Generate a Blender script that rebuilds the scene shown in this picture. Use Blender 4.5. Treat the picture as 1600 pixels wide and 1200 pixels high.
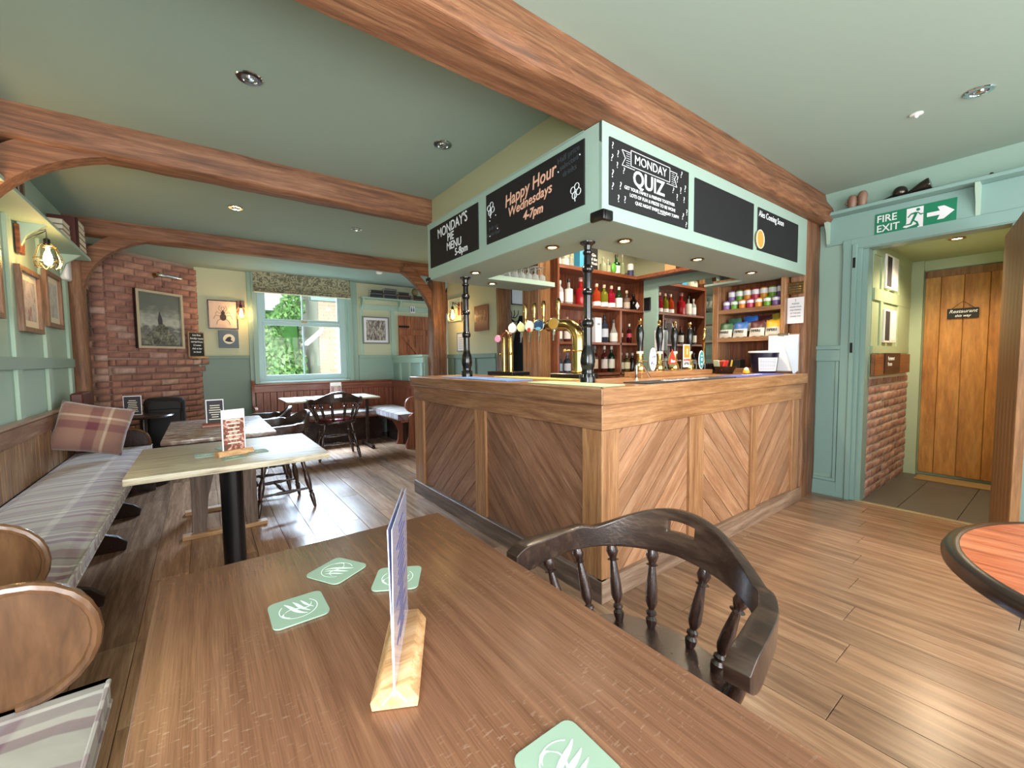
import bpy, bmesh, math, random
from mathutils import Vector, Matrix, Euler
random.seed(7)
R = math.radians; PI = math.pi
for o in list(bpy.data.objects): bpy.data.objects.remove(o)
S = bpy.context.scene; COL = S.collection

# ---------------------------------------------------------------- camera
def basis(yaw, pitch, roll):
    f = Vector((math.cos(yaw)*math.cos(pitch), math.sin(yaw)*math.cos(pitch), math.sin(pitch)))
    r = f.cross(Vector((0, 0, 1))).normalized(); u = r.cross(f)
    return f, r*math.cos(roll)+u*math.sin(roll), -r*math.sin(roll)+u*math.cos(roll)
cd = bpy.data.cameras.new('camera'); cam = bpy.data.objects.new('camera', cd); COL.objects.link(cam)
F_, R_, U_ = basis(0.934584, -0.058693, -0.0113117)
m = Matrix((R_, U_, -F_)).transposed().to_4x4(); m.translation = Vector((-1.59758, -1.40972, 1.24685))
cam.matrix_world = m
cd.sensor_width = 36; cd.lens = 655.03/1600*36; cd.clip_start = .02; cd.clip_end = 200
S.camera = cam
# ---------------------------------------------------------------- world and light
S.view_settings.view_transform = 'Standard'; S.view_settings.look = 'None'
S.view_settings.gamma = 1; S.view_settings.use_curve_mapping = False
S.view_settings.exposure = 0.4
W = bpy.data.worlds.new('overcast_sky'); S.world = W; W.use_nodes = True
bg = W.node_tree.nodes['Background']; bg.inputs[0].default_value = (.80, .90, 1, 1); bg.inputs[1].default_value = 1.0
def light(name, kind, loc, energy, color=(1, 1, 1), size=.1, size_y=None, look=None, spot=None, blend=.6):
    l = bpy.data.lights.new(name, kind); l.energy = energy; l.color = color
    o = bpy.data.objects.new(name, l); o.location = loc; COL.objects.link(o)
    if kind == 'AREA':
        l.size = size
        if size_y: l.shape = 'RECTANGLE'; l.size_y = size_y
    else: l.shadow_soft_size = size
    if kind == 'SPOT': l.spot_size = spot or R(110); l.spot_blend = blend
    if look is not None: o.rotation_euler = Vector(look).to_track_quat('-Z', 'Y').to_euler()
    return o
# added area fills behind the camera in place of daylight; no windows built
light('rear_daylight_fill', 'AREA', (.3, -3.4, 1.5), 138, (1, .96, .90), 3.6, 1.9, (0, 1, -.02))
light('side_daylight_fill', 'AREA', (-2.45, -1.9, 1.55), 110, (.96, .98, 1), 1.3, 1.5, (.75, 1.25, .3))
fw = light('front_window_sky', 'AREA', (-.28, 8.3, 3.75), 1150, (.58, .78, 1), 4.0, 1.7, (0, -3.6, -2.6)); fw.data.spread = R(95)

# ---------------------------------------------------------------- materials
def newmat(name):
    m = bpy.data.materials.new(name); m.use_nodes = True
    return m, m.node_tree.nodes, m.node_tree.links, m.node_tree.nodes['Principled BSDF']
def setp(b, **k):
    for a, v in k.items():
        n = {'rough': 'Roughness', 'metal': 'Metallic', 'coat': 'Coat Weight', 'trans': 'Transmission Weight', 'ior': 'IOR',
             'spec': 'Specular IOR Level', 'emis': 'Emission Strength', 'alpha': 'Alpha', 'sheen': 'Sheen Weight'}[a]
        b.inputs[n].default_value = v
def c4(c): return (c[0], c[1], c[2], 1)
def srgb(h):
    h = h.lstrip('#'); o = []
    for i in (0, 2, 4):
        v = int(h[i:i+2], 16)/255; o.append(v/12.92 if v < .04045 else ((v+.055)/1.055)**2.4)
    return tuple(o)
def plain(name, col, rough=.5, vary=.0, bump=0., bscale=60, **k):
    m, N, L, b = newmat(name)
    if isinstance(col, str): col = srgb(col)
    b.inputs['Base Color'].default_value = c4(col); setp(b, rough=rough, **k)
    tc = N.new('ShaderNodeTexCoord')
    if vary:
        n = N.new('ShaderNodeTexNoise'); n.inputs['Scale'].default_value = bscale*.12; n.inputs['Detail'].default_value = 4
        r = N.new('ShaderNodeMix'); r.data_type = 'RGBA'
        r.inputs[6].default_value = c4([x*(1-vary) for x in col]); r.inputs[7].default_value = c4([min(1, x*(1+vary)) for x in col])
        L.new(tc.outputs['Object'], n.inputs['Vector']); L.new(n.outputs[0], r.inputs[0]); L.new(r.outputs[2], b.inputs['Base Color'])
    if bump:
        n = N.new('ShaderNodeTexNoise'); n.inputs['Scale'].default_value = bscale; n.inputs['Detail'].default_value = 3
        bp = N.new('ShaderNodeBump'); bp.inputs['Strength'].default_value = bump; bp.inputs['Distance'].default_value = .004
        L.new(tc.outputs['Object'], n.inputs['Vector']); L.new(n.outputs[0], bp.inputs['Height']); L.new(bp.outputs[0], b.inputs['Normal'])
    return m
def wood(name, dark, mid, lightc, axis=0, rough=.45, scale=1., vary=0., coat=0., bump=.25, stretch=14., rings=.5, rot=None):
    """grain runs along `axis` of the object"""
    m, N, L, b = newmat(name)
    dark, mid, lightc = [srgb(c) if isinstance(c, str) else c for c in (dark, mid, lightc)]
    tc = N.new('ShaderNodeTexCoord'); oi = N.new('ShaderNodeObjectInfo')
    off = N.new('ShaderNodeVectorMath'); off.operation = 'ADD'
    cmb = N.new('ShaderNodeCombineXYZ'); mu = N.new('ShaderNodeMath'); mu.operation = 'MULTIPLY'; mu.inputs[1].default_value = 37. if vary else 0.
    L.new(oi.outputs['Random'], mu.inputs[0])
    for i in range(3): L.new(mu.outputs[0], cmb.inputs[i])
    L.new(tc.outputs['Object'], off.inputs[0]); L.new(cmb.outputs[0], off.inputs[1])
    mp = N.new('ShaderNodeMapping'); s = [stretch*scale]*3; s[axis] = scale*.9
    mp.inputs['Scale'].default_value = s
    if rot: mp.inputs['Rotation'].default_value = rot; mp.vector_type = 'TEXTURE'; mp.inputs['Scale'].default_value = [1/x for x in s]
    L.new(off.outputs[0], mp.inputs['Vector'])
    n1 = N.new('ShaderNodeTexNoise'); n1.inputs['Scale'].default_value = 1.3; n1.inputs['Detail'].default_value = 6; n1.inputs['Roughness'].default_value = .62; n1.inputs['Distortion'].default_value = rings
    n2 = N.new('ShaderNodeTexNoise'); n2.inputs['Scale'].default_value = 9; n2.inputs['Detail'].default_value = 3
    L.new(mp.outputs[0], n1.inputs['Vector']); L.new(mp.outputs[0], n2.inputs['Vector'])
    cr = N.new('ShaderNodeValToRGB'); e = cr.color_ramp.elements
    e[0].position = .33; e[0].color = c4(dark); e[1].position = .68; e[1].color = c4(lightc); x = e.new(.5); x.color = c4(mid)
    L.new(n1.outputs[0], cr.inputs[0])
    mr = N.new('ShaderNodeMapRange'); mr.inputs[1].default_value = .3; mr.inputs[2].default_value = .7; mr.inputs[3].default_value = .78; mr.inputs[4].default_value = 1.12
    L.new(n2.outputs[0], mr.inputs[0])
    v = N.new('ShaderNodeVectorMath'); v.operation = 'SCALE'; L.new(cr.outputs[0], v.inputs[0]); L.new(mr.outputs[0], v.inputs['Scale'])
    out = v.outputs[0]
    if vary:
        r2 = N.new('ShaderNodeMapRange'); r2.inputs[3].default_value = 1-vary; r2.inputs[4].default_value = 1+vary
        L.new(oi.outputs['Random'], r2.inputs[0]); v2 = N.new('ShaderNodeVectorMath'); v2.operation = 'SCALE'
        L.new(out, v2.inputs[0]); L.new(r2.outputs[0], v2.inputs['Scale']); out = v2.outputs[0]
    L.new(out, b.inputs['Base Color']); setp(b, rough=rough, coat=coat); b.inputs['Coat Roughness'].default_value = .2
    if bump:
        bp = N.new('ShaderNodeBump'); bp.inputs['Strength'].default_value = bump; bp.inputs['Distance'].default_value = .003
        L.new(n2.outputs[0], bp.inputs['Height']); L.new(bp.outputs[0], b.inputs['Normal'])
    return m
def varied(name, cols, rough=.85, bump=.5, bscale=70):
    """one colour per object out of a ramp, plus mottling"""
    m, N, L, b = newmat(name)
    oi = N.new('ShaderNodeObjectInfo'); tc = N.new('ShaderNodeTexCoord')
    cr = N.new('ShaderNodeValToRGB'); e = cr.color_ramp.elements
    cols = [srgb(c) if isinstance(c, str) else c for c in cols]
    e[0].color = c4(cols[0]); e[1].color = c4(cols[-1]); e[1].position = 1
    for i, c in enumerate(cols[1:-1]): x = e.new((i+1)/(len(cols)-1)); x.color = c4(c)
    n = N.new('ShaderNodeTexNoise'); n.inputs['Scale'].default_value = bscale*.25; n.inputs['Detail'].default_value = 5
    L.new(tc.outputs['Object'], n.inputs['Vector']); L.new(oi.outputs['Random'], cr.inputs[0])
    mr = N.new('ShaderNodeMapRange'); mr.inputs[1].default_value = .3; mr.inputs[2].default_value = .7; mr.inputs[3].default_value = .72; mr.inputs[4].default_value = 1.25
    L.new(n.outputs[0], mr.inputs[0]); v = N.new('ShaderNodeVectorMath'); v.operation = 'SCALE'
    L.new(cr.outputs[0], v.inputs[0]); L.new(mr.outputs[0], v.inputs['Scale']); L.new(v.outputs[0], b.inputs['Base Color'])
    bp = N.new('ShaderNodeBump'); bp.inputs['Strength'].default_value = bump; bp.inputs['Distance'].default_value = .006
    L.new(n.outputs[0], bp.inputs['Height']); L.new(bp.outputs[0], b.inputs['Normal']); setp(b, rough=rough)
    return m
def plaid(name, rotz=0):
    m, N, L, b = newmat(name)
    tc = N.new('ShaderNodeTexCoord'); sep = N.new('ShaderNodeSeparateXYZ'); L.new(tc.outputs['Object'], sep.inputs[0])
    def math2(op, a, bb):
        n = N.new('ShaderNodeMath'); n.operation = op
        for i, q in enumerate((a, bb)):
            if isinstance(q, (int, float)): n.inputs[i].default_value = q
            elif q is not None: L.new(q, n.inputs[i])
        return n.outputs[0]
    def stripes(sock, f, stops):
        x = math2('FRACT', math2('MULTIPLY', sock, f), None)
        cr = N.new('ShaderNodeValToRGB'); cr.color_ramp.interpolation = 'LINEAR'; e = cr.color_ramp.elements
        e[0].position = 0; e[0].color = c4(srgb(stops[0][1])); e[1].position = 1; e[1].color = c4(srgb(stops[-1][1]))
        for p, c in stops[1:-1]: q = e.new(p); q.color = c4(srgb(c))
        L.new(x, cr.inputs[0]); return cr.outputs[0]
    sx = math2('ADD', sep.outputs[0], math2('MULTIPLY', sep.outputs[2], .9))
    st = [(0, '#a39c90'), (.10, '#a39c90'), (.11, '#5f2d42'), (.20, '#6b354a'), (.21, '#b4ada2'), (.28, '#b4ada2'), (.29, '#7d6a6c'), (.40, '#847276'), (.41, '#ddd8cf'), (.44, '#ddd8cf'), (.45, '#948c82'), (.60, '#a39b90'), (.61, '#4f3a46'), (.64, '#4f3a46'), (.65, '#8c7f78'), (.80, '#7e5a64'), (.86, '#7e5a64'), (.87, '#a39c90'), (1, '#a39c90')]
    A = stripes(sep.outputs[1], 2.6, st); Bc = stripes(sx, 2.3, [(0, '#b8b0a3'), (.2, '#b8b0a3'), (.22, '#e6e1d8'), (.27, '#e6e1d8'), (.29, '#a89aa0'), (.5, '#a2949a'), (.52, '#8b6471'), (.56, '#8b6471'), (.58, '#bdb6a9'), (1, '#b8b0a3')])
    mx = N.new('ShaderNodeMix'); mx.data_type = 'RGBA'; mx.inputs[0].default_value = .36; L.new(A, mx.inputs[6]); L.new(Bc, mx.inputs[7])
    L.new(mx.outputs[2], b.inputs['Base Color']); setp(b, rough=.9, sheen=.3)
    n = N.new('ShaderNodeTexNoise'); n.inputs['Scale'].default_value = 14; L.new(tc.outputs['Object'], n.inputs['Vector'])
    bp = N.new('ShaderNodeBump'); bp.inputs['Strength'].default_value = .35; bp.inputs['Distance'].default_value = .02; L.new(n.outputs[0], bp.inputs['Height']); L.new(bp.outputs[0], b.inputs['Normal'])
    return m
def emit(name, col, s):
    m, N, L, b = newmat(name); b.inputs['Emission Color'].default_value = c4(col); b.inputs['Base Color'].default_value = c4(col); setp(b, emis=s); return m
def glass(name, col, rough=.03, trans=.85, **k):
    return plain(name, col, rough, trans=trans, ior=1.45, **k)
def pattern(name, stops, scale=6, rough=.6, dist=1.5, stretch=(1, 1, 1)):
    m, N, L, b = newmat(name); tc = N.new('ShaderNodeTexCoord'); mp = N.new('ShaderNodeMapping'); mp.inputs['Scale'].default_value = stretch
    n = N.new('ShaderNodeTexNoise'); n.inputs['Scale'].default_value = scale; n.inputs['Detail'].default_value = 5; n.inputs['Distortion'].default_value = dist
    cr = N.new('ShaderNodeValToRGB'); e = cr.color_ramp.elements; e[0].position = stops[0][0]; e[0].color = c4(srgb(stops[0][1])); e[1].position = stops[-1][0]; e[1].color = c4(srgb(stops[-1][1]))
    for p, c in stops[1:-1]: q = e.new(p); q.color = c4(srgb(c))
    L.new(tc.outputs['Object'], mp.inputs[0]); L.new(mp.outputs[0], n.inputs['Vector']); L.new(n.outputs[0], cr.inputs[0]); L.new(cr.outputs[0], b.inputs['Base Color']); setp(b, rough=rough); return m

M = {}
M['ceil'] = plain('sage_ceiling_paint', '#9aada1', .8, bump=.1, bscale=90)
M['sage'] = plain('sage_wall_paint', '#93aea2', .55, bump=.1, bscale=40)
M['sage_light'] = plain('pale_sage_paint', '#a9c3b2', .6, bump=.1, bscale=40)
M['cream'] = plain('cream_green_plaster', '#c5c7a8', .8, bump=.15, bscale=30)
M['boxing'] = plain('olive_cream_paint', '#a9a986', .75)
M['teal'] = plain('teal_gloss_paint', '#86a5a0', .35, bump=.08, bscale=30)
M['soffit'] = plain('canopy_green_paint', '#9db7ab', .55)
M['dado'] = plain('dark_sage_paint', '#738a7c', .5)
M['win'] = plain('window_frame_paint', '#aecaca', .4)
M['oakx'] = wood('beam_oak_x', '#5e3d27', '#83563a', '#9c7151', 0, .6, 1.6, bump=.6, stretch=15, rings=.5)
M['oaky'] = wood('beam_oak_y', '#5e3d27', '#83563a', '#9c7151', 1, .6, 1.6, bump=.6, stretch=9, rings=.8)
M['oakz'] = wood('post_oak_z', '#5e3f2a', '#81583c', '#9a7153', 2, .6, 1.6, bump=.6, stretch=15, rings=.5)
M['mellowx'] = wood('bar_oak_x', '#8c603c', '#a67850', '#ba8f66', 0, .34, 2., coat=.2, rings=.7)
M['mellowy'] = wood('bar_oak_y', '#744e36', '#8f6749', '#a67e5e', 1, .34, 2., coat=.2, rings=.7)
M['mellowz'] = wood('bar_oak_z', '#84593a', '#a1744e', '#b58a62', 2, .36, 2., coat=.2, rings=.7)
M['bar_plank_a'] = wood('bar_plank_rising', '#7d4f34', '#a8744f', '#c09372', 0, .34, 1.8, vary=.18, coat=.3, stretch=10, rings=1.)
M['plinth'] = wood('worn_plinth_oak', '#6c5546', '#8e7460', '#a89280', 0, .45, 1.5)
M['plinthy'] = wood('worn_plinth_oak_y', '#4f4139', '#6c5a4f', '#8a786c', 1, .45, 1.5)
M['floor'] = wood('floor_plank_laminate', '#785c48', '#937259', '#a98a70', 1, .27, 1.1, vary=.22, bump=.12, stretch=16, rings=.6)
M['tabletop'] = wood('worn_mahogany', '#6e4a35', '#7a543e', '#886149', 1, .27, 1.3, bump=.12, stretch=34, rings=.3)
def scratch(m):
    N = m.node_tree.nodes; L = m.node_tree.links; b = N['Principled BSDF']; src = b.inputs['Base Color'].links[0].from_socket
    tc = N.new('ShaderNodeTexCoord'); mp = N.new('ShaderNodeMapping'); mp.inputs['Rotation'].default_value = (0, 0, .5); mp.inputs['Scale'].default_value = (60, 190, 60)
    a = N.new('ShaderNodeTexNoise'); a.inputs['Scale'].default_value = 1; a.inputs['Detail'].default_value = 2; c = N.new('ShaderNodeTexNoise'); c.inputs['Scale'].default_value = 3.2; c.inputs['Detail'].default_value = 3
    L.new(tc.outputs['Object'], mp.inputs[0]); L.new(mp.outputs[0], a.inputs['Vector']); L.new(tc.outputs['Object'], c.inputs['Vector'])
    r1 = N.new('ShaderNodeMapRange'); r1.inputs[1].default_value = .60; r1.inputs[2].default_value = .68; r2 = N.new('ShaderNodeMapRange'); r2.inputs[1].default_value = .48; r2.inputs[2].default_value = .66; r2.inputs[4].default_value = .2
    L.new(a.outputs[0], r1.inputs[0]); L.new(c.outputs[0], r2.inputs[0]); mu = N.new('ShaderNodeMath'); mu.operation = 'MULTIPLY'; L.new(r1.outputs[0], mu.inputs[0]); L.new(r2.outputs[0], mu.inputs[1])
    x = N.new('ShaderNodeMix'); x.data_type = 'RGBA'; x.inputs[7].default_value = c4(srgb('#cbb5a4')); L.new(mu.outputs[0], x.inputs[0]); L.new(src, x.inputs[6]); L.new(x.outputs[2], b.inputs['Base Color'])
scratch(M['tabletop'])
M['ashx'] = wood('limed_ash_top', '#807560', '#b0a58b', '#cdc4ae', 0, .36, 1.5, bump=.6, stretch=13, rings=2.6)
M['ashedge'] = wood('ash_edge', '#8f6c48', '#b08a60', '#c5a27a', 0, .5, 2)
M['tan'] = wood('bench_pine', '#79583f', '#9b7757', '#b3906e', 2, .4, 2., vary=.08)
M['tany'] = wood('bench_rail', '#6f5240', '#93725a', '#ad8e74', 1, .35, 2.)
M['redwood'] = wood('red_bench_wood', '#6b3626', '#8c4f38', '#a4674a', 2, .35, 2., vary=.1)
M['redwoodx'] = wood('red_bench_rail', '#64301f', '#854a33', '#9d6145', 0, .3, 2.)
M['armwood'] = wood('bench_end_varnish', '#4c3321', '#67472e', '#7b583c', 2, .25, 1.6, coat=.5, stretch=4)
M['dark'] = wood('dark_stained_wood', '#1d1210', '#33201a', '#4a3228', 2, .27, 3., coat=.4)
M['worn'] = wood('worn_dark_rail', '#241813', '#33231c', '#4c3b2f', 0, .3, 3., coat=.3, stretch=5)
M['darkplain'] = plain('dark_brown_gloss', '#2a1a15', .25, vary=.3, bscale=100)
M['backbar'] = wood('back_bar_mahogany', '#5c3020', '#84492e', '#9d5f3f', 0, .35, 2., coat=.2)
M['backbarz'] = wood('back_bar_mahogany_z', '#5c3020', '#84492e', '#9d5f3f', 2, .35, 2., coat=.2)
M['pillar'] = wood('pillar_plank', '#6d4b34', '#8e6547', '#a88060', 2, .5, 1.6, vary=.15)
M['honey'] = wood('honey_plank_door', '#a3672f', '#bb803e', '#cb9450', 2, .5, 1.0, vary=.05, stretch=5, bump=.1)
M['honeydark'] = wood('door_leaf_wood', '#6f4a2a', '#8e643c', '#a57a4e', 2, .5, 1.3, stretch=10)
M['reddoor'] = wood('toilet_door_pine', '#7b3f22', '#a35c34', '#b97448', 2, .5, 1.4, vary=.1)
M['brick'] = varied('fireplace_brick', ['#8a6257', '#9a6c5e', '#a87868', '#90665a', '#b0846f', '#9a6c5e', '#b8988a'])
M['brick2'] = varied('corridor_brick', ['#a87a6e', '#b88a7a', '#9c7066', '#bf968a', '#a98078'])
M['mortar'] = plain('dusty_mortar', '#a08678', .95, bump=.5, bscale=50)
M['mortar2'] = plain('pale_mortar', '#dccdc4', .95, bump=.4, bscale=50)
M['slate'] = plain('grey_floor_tile', '#5f5a55', .45, vary=.15, bscale=20)
M['grout'] = plain('tile_grout', '#8d8069', .8)
M['black'] = plain('black_metal', '#0c0c0e', .3)
M['iron'] = plain('black_gloss_iron', '#08080b', .2, bump=.05, bscale=30, coat=.3)
M['blackmat'] = plain('black_fabric', '#15161a', .7, bump=.3, bscale=120)
M['board'] = plain('chalkboard_black', '#131217', .6, vary=.25, bscale=14)
M['chalk'] = plain('white_chalk_ink', '#e8eef2', .8)
M['chalkp'] = plain('peach_chalk_ink', '#e8b49a', .8)
M['chalkg'] = plain('smudged_chalk', '#3c4146', .9)
M['brass'] = plain('polished_brass', '#c9ab6c', .2, metal=1.)
M['brassdull'] = plain('aged_brass', '#94703a', .35, metal=1.)
M['steel'] = plain('brushed_steel', '#a9aaa8', .25, metal=1.)
M['chrome'] = plain('chrome', '#d8dadc', .08, metal=1.)
M['copper'] = plain('polished_copper', '#c58a72', .15, metal=1.)
M['white'] = plain('white_paper', '#e9e8ee', .6)
M['whitegloss'] = plain('white_plastic', '#efefef', .3)
M['grey'] = plain('grey_print', '#8b8a92', .7)
M['print'] = plain('dark_print', '#34323a', .7)
M['cream_label'] = plain('cream_paper', '#e6dfc8', .6)
M['exit_green'] = plain('exit_sign_green', '#147a58', .4)
M['mirror'] = plain('mirror_glass', '#d9dedb', .02, metal=1.)
M['glass'] = glass('clear_glass', '#f4f8f8', .02, .95)
def clearglass(name):
    m = bpy.data.materials.new(name); m.use_nodes = True; N = m.node_tree.nodes; L = m.node_tree.links; N.remove(N['Principled BSDF'])
    t = N.new('ShaderNodeBsdfTransparent'); g = N.new('ShaderNodeBsdfGlossy'); g.inputs['Roughness'].default_value = .02; x = N.new('ShaderNodeMixShader'); x.inputs[0].default_value = .012
    L.new(t.outputs[0], x.inputs[1]); L.new(g.outputs[0], x.inputs[2]); L.new(x.outputs[0], N['Material Output'].inputs[0]); return m
M['pane'] = clearglass('window_glass')
M['plaid'] = plaid('plaid_upholstery'); 
M['plaidr'] = pattern('plaid_cushion_base', [(.3, '#8a6458'), (.5, '#9d7a68'), (.7, '#a98d7c')], 5)
M['coaster'] = plain('sage_card', '#8fa693', .7, vary=.06, bscale=120)
M['coasterw'] = plain('coaster_print_white', '#e4f0e8', .7)
M['pale_wood'] = wood('pale_stand_wood', '#a8764a', '#c79a6c', '#dab488', 0, .5, 3.)
M['acrylic'] = plain('lilac_sheet', '#c3c6e4', .15, coat=.8)
M['redcloth'] = plain('red_vinyl_seat', '#7a1f2a', .35)
M['pave'] = plain('outdoor_paving', '#a7a49c', .9, vary=.1)
M['leaf'] = varied('hedge_leaf', ['#7db05f', '#96c472'], bump=.1)
M['brickout'] = plain('neighbour_brick', '#c49c88', .9, vary=.15, bscale=60)
M['mortarout'] = plain('neighbour_mortar', '#ddd2c6', .9)
M['lamp_on'] = emit('lit_lamp_lens', (1, .86, .62), 28)
M['bulb'] = emit('edison_filament_glow', (1, .62, .22), 26)
M['lampoff'] = plain('lamp_lens_off', '#77787a', .2)
M['orange_ring'] = wood('orange_table_top', '#8c3c20', '#cc6a42', '#e08c62', 1, .3, 1.8, bump=.5, stretch=14, rings=.8)
M['coir'] = plain('coir_mat', '#a08050', .95, bump=.8, bscale=200)
M['foliage_blind'] = pattern('leafy_blind_fabric', [(.40, '#6f6f5c'), (.47, '#6f6f5c'), (.52, '#b0a98c'), (.7, '#b5ae92')], 15, .9, 2.5)

# ---------------------------------------------------------------- mesh building
def _v(*a): return Vector(a)
class B:
    def __init__(s): s.bm = bmesh.new()
    def box(s, x0, y0, z0, x1, y1, z1, bev=0., seg=1):
        before = set(s.bm.verts) if bev else None
        v = [s.bm.verts.new((x, y, z)) for x in (x0, x1) for y in (y0, y1) for z in (z0, z1)]
        fs = [s.bm.faces.new([v[i] for i in q]) for q in ((0, 1, 3, 2), (4, 6, 7, 5), (0, 4, 5, 1), (2, 3, 7, 6), (0, 2, 6, 4), (1, 5, 7, 3))]
        if bev:
            es = list({e for f in fs for e in f.edges})
            bmesh.ops.bevel(s.bm, geom=es, offset=bev, segments=seg, profile=.5, affect='EDGES')
        return s
    def lathe(s, prof, c=(0, 0, 0), seg=16, axis=2, cap=True, sx=1., sy=1.):
        rings = []
        for r, h in prof:
            ring = []
            for i in range(seg):
                a = 2*PI*i/seg; p = [r*math.cos(a)*sx, r*math.sin(a)*sy, h]
                if axis == 0: p = [p[2], p[0], p[1]]
                elif axis == 1: p = [p[0], p[2], p[1]]
                ring.append(s.bm.verts.new((c[0]+p[0], c[1]+p[1], c[2]+p[2])))
            rings.append(ring)
        for a, b in zip(rings, rings[1:]):
            for i in range(seg): s.bm.faces.new((a[i], a[(i+1) % seg], b[(i+1) % seg], b[i]))
        if cap: s.bm.faces.new(rings[0][::-1]); s.bm.faces.new(rings[-1])
        return s
    def turned(s, p0, p1, prof, seg=10):
        """lathe profile [(r, t)] between two points"""
        p0, p1 = Vector(p0), Vector(p1); d = p1-p0; q = d.to_track_quat('Z', 'Y'); ln = d.length; rings = []
        for r, t in prof:
            rings.append([s.bm.verts.new(p0+q @ Vector((r*math.cos(2*PI*i/seg), r*math.sin(2*PI*i/seg), t*ln))) for i in range(seg)])
        for a, b in zip(rings, rings[1:]):
            for i in range(seg): s.bm.faces.new((a[i], a[(i+1) % seg], b[(i+1) % seg], b[i]))
        s.bm.faces.new(rings[0][::-1]); s.bm.faces.new(rings[-1]); return s
    def tube(s, pts, r, seg=8, close=False):
        pts = [Vector(p) for p in pts]; n = len(pts); rings = []; up = None
        for i, p in enumerate(pts):
            if close: t = pts[(i+1) % n]-pts[i-1]
            else: t = pts[min(i+1, n-1)]-pts[max(i-1, 0)]
            t.normalize()
            if up is None: up = t.orthogonal().normalized()
            up = (up-t*up.dot(t)).normalized(); w = t.cross(up)
            rr = r[i] if isinstance(r, (list, tuple)) else r
            rings.append([s.bm.verts.new(p+(up*math.cos(2*PI*k/seg)+w*math.sin(2*PI*k/seg))*rr) for k in range(seg)])
        prs = list(zip(rings, rings[1:])) + ([(rings[-1], rings[0])] if close else [])
        for a, b in prs:
            for i in range(seg): s.bm.faces.new((a[i], a[(i+1) % seg], b[(i+1) % seg], b[i]))
        if not close: s.bm.faces.new(rings[0][::-1]); s.bm.faces.new(rings[-1])
        return s
    def prism(s, poly, a, b, axis=2, bev=0.):
        """poly of 2D points; axis 0: (y,z) extruded in x; 1: (x,z) in y; 2: (x,y) in z"""
        def P(p, h): return (h, p[0], p[1]) if axis == 0 else ((p[0], h, p[1]) if axis == 1 else (p[0], p[1], h))
        v0 = [s.bm.verts.new(P(p, a)) for p in poly]; v1 = [s.bm.verts.new(P(p, b)) for p in poly]; n = len(poly)
        f = [s.bm.faces.new(v0[::-1]), s.bm.faces.new(v1)]+[s.bm.faces.new((v0[i], v0[(i+1) % n], v1[(i+1) % n], v1[i])) for i in range(n)]
        if bev:
            bmesh.ops.bevel(s.bm, geom=list({e for q in f for e in q.edges}), offset=bev, segments=1, affect='EDGES')
        return s
    def quad(s, a, b, c, d): s.bm.faces.new([s.bm.verts.new(p) for p in (a, b, c, d)]); return s
    def sphere(s, c, r, u=12, v=8, sc=(1, 1, 1)):
        bmesh.ops.create_uvsphere(s.bm, u_segments=u, v_segments=v, radius=r, matrix=Matrix.Translation(c) @ Matrix.Diagonal((*sc, 1))); return s
    def xf(s, mat): bmesh.ops.transform(s.bm, matrix=mat, verts=s.bm.verts); return s
    def flat(s): return s
WL = {}
def wloc(o): return WL.get(o.name, Vector((0, 0, 0))) if o else Vector((0, 0, 0))
def obj(name, b, mat, parent=None, angle=35, origin=None):
    """link the collected shapes as ONE mesh object; coordinates are in the frame the root is built in"""
    me = bpy.data.meshes.new(name)
    bmesh.ops.recalc_face_normals(b.bm, faces=b.bm.faces)
    vs = [v.co for v in b.bm.verts]
    mn = Vector([min(v[i] for v in vs) for i in range(3)]); mx = Vector([max(v[i] for v in vs) for i in range(3)])
    org = Vector(origin) if origin is not None else Vector(((mn.x+mx.x)/2, (mn.y+mx.y)/2, mn.z if parent is None else (mn.z+mx.z)/2))
    bmesh.ops.translate(b.bm, verts=b.bm.verts, vec=-org)
    b.bm.to_mesh(me); b.bm.free()
    me.polygons.foreach_set('use_smooth', [True]*len(me.polygons)); me.set_sharp_from_angle(angle=R(angle))
    if mat is not None: me.materials.append(mat if not isinstance(mat, str) else M[mat])
    o = bpy.data.objects.new(name, me); COL.objects.link(o); o.parent = parent
    o.location = org-wloc(parent); WL[o.name] = org
    return o
def tag(o, label, cat, group=None):
    o['label'] = label; o['category'] = cat
    if group: o['group'] = group
    return o
def thing(name, label, cat, loc=(0, 0, 0), group=None):
    o = bpy.data.objects.new(name, None); COL.objects.link(o); o.location = loc; WL[o.name] = Vector(loc); o.empty_display_size = .1
    return tag(o, label, cat, group)
def struct(name, b, mat, parent=None, angle=35):
    o = obj(name, b, mat, parent, angle)
    if parent is None: o['kind'] = 'structure'
    return o
def dup(root, loc, rz=None, label=None, group=None):
    r = root.copy(); COL.objects.link(r); r.location = loc
    if rz is not None: r.rotation_euler = (0, 0, rz)
    if label: r['label'] = label
    if group: r['group'] = group
    for ch in list(root.children):
        c = ch.copy(); COL.objects.link(c); c.parent = r
        for g in list(ch.children):
            d = g.copy(); COL.objects.link(d); d.parent = c
    return r
def piece(src, name, loc, parent):
    c = src.copy(); c.name = name; COL.objects.link(c); c.parent = parent; c.location = Vector(loc)-wloc(parent); return c
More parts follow.
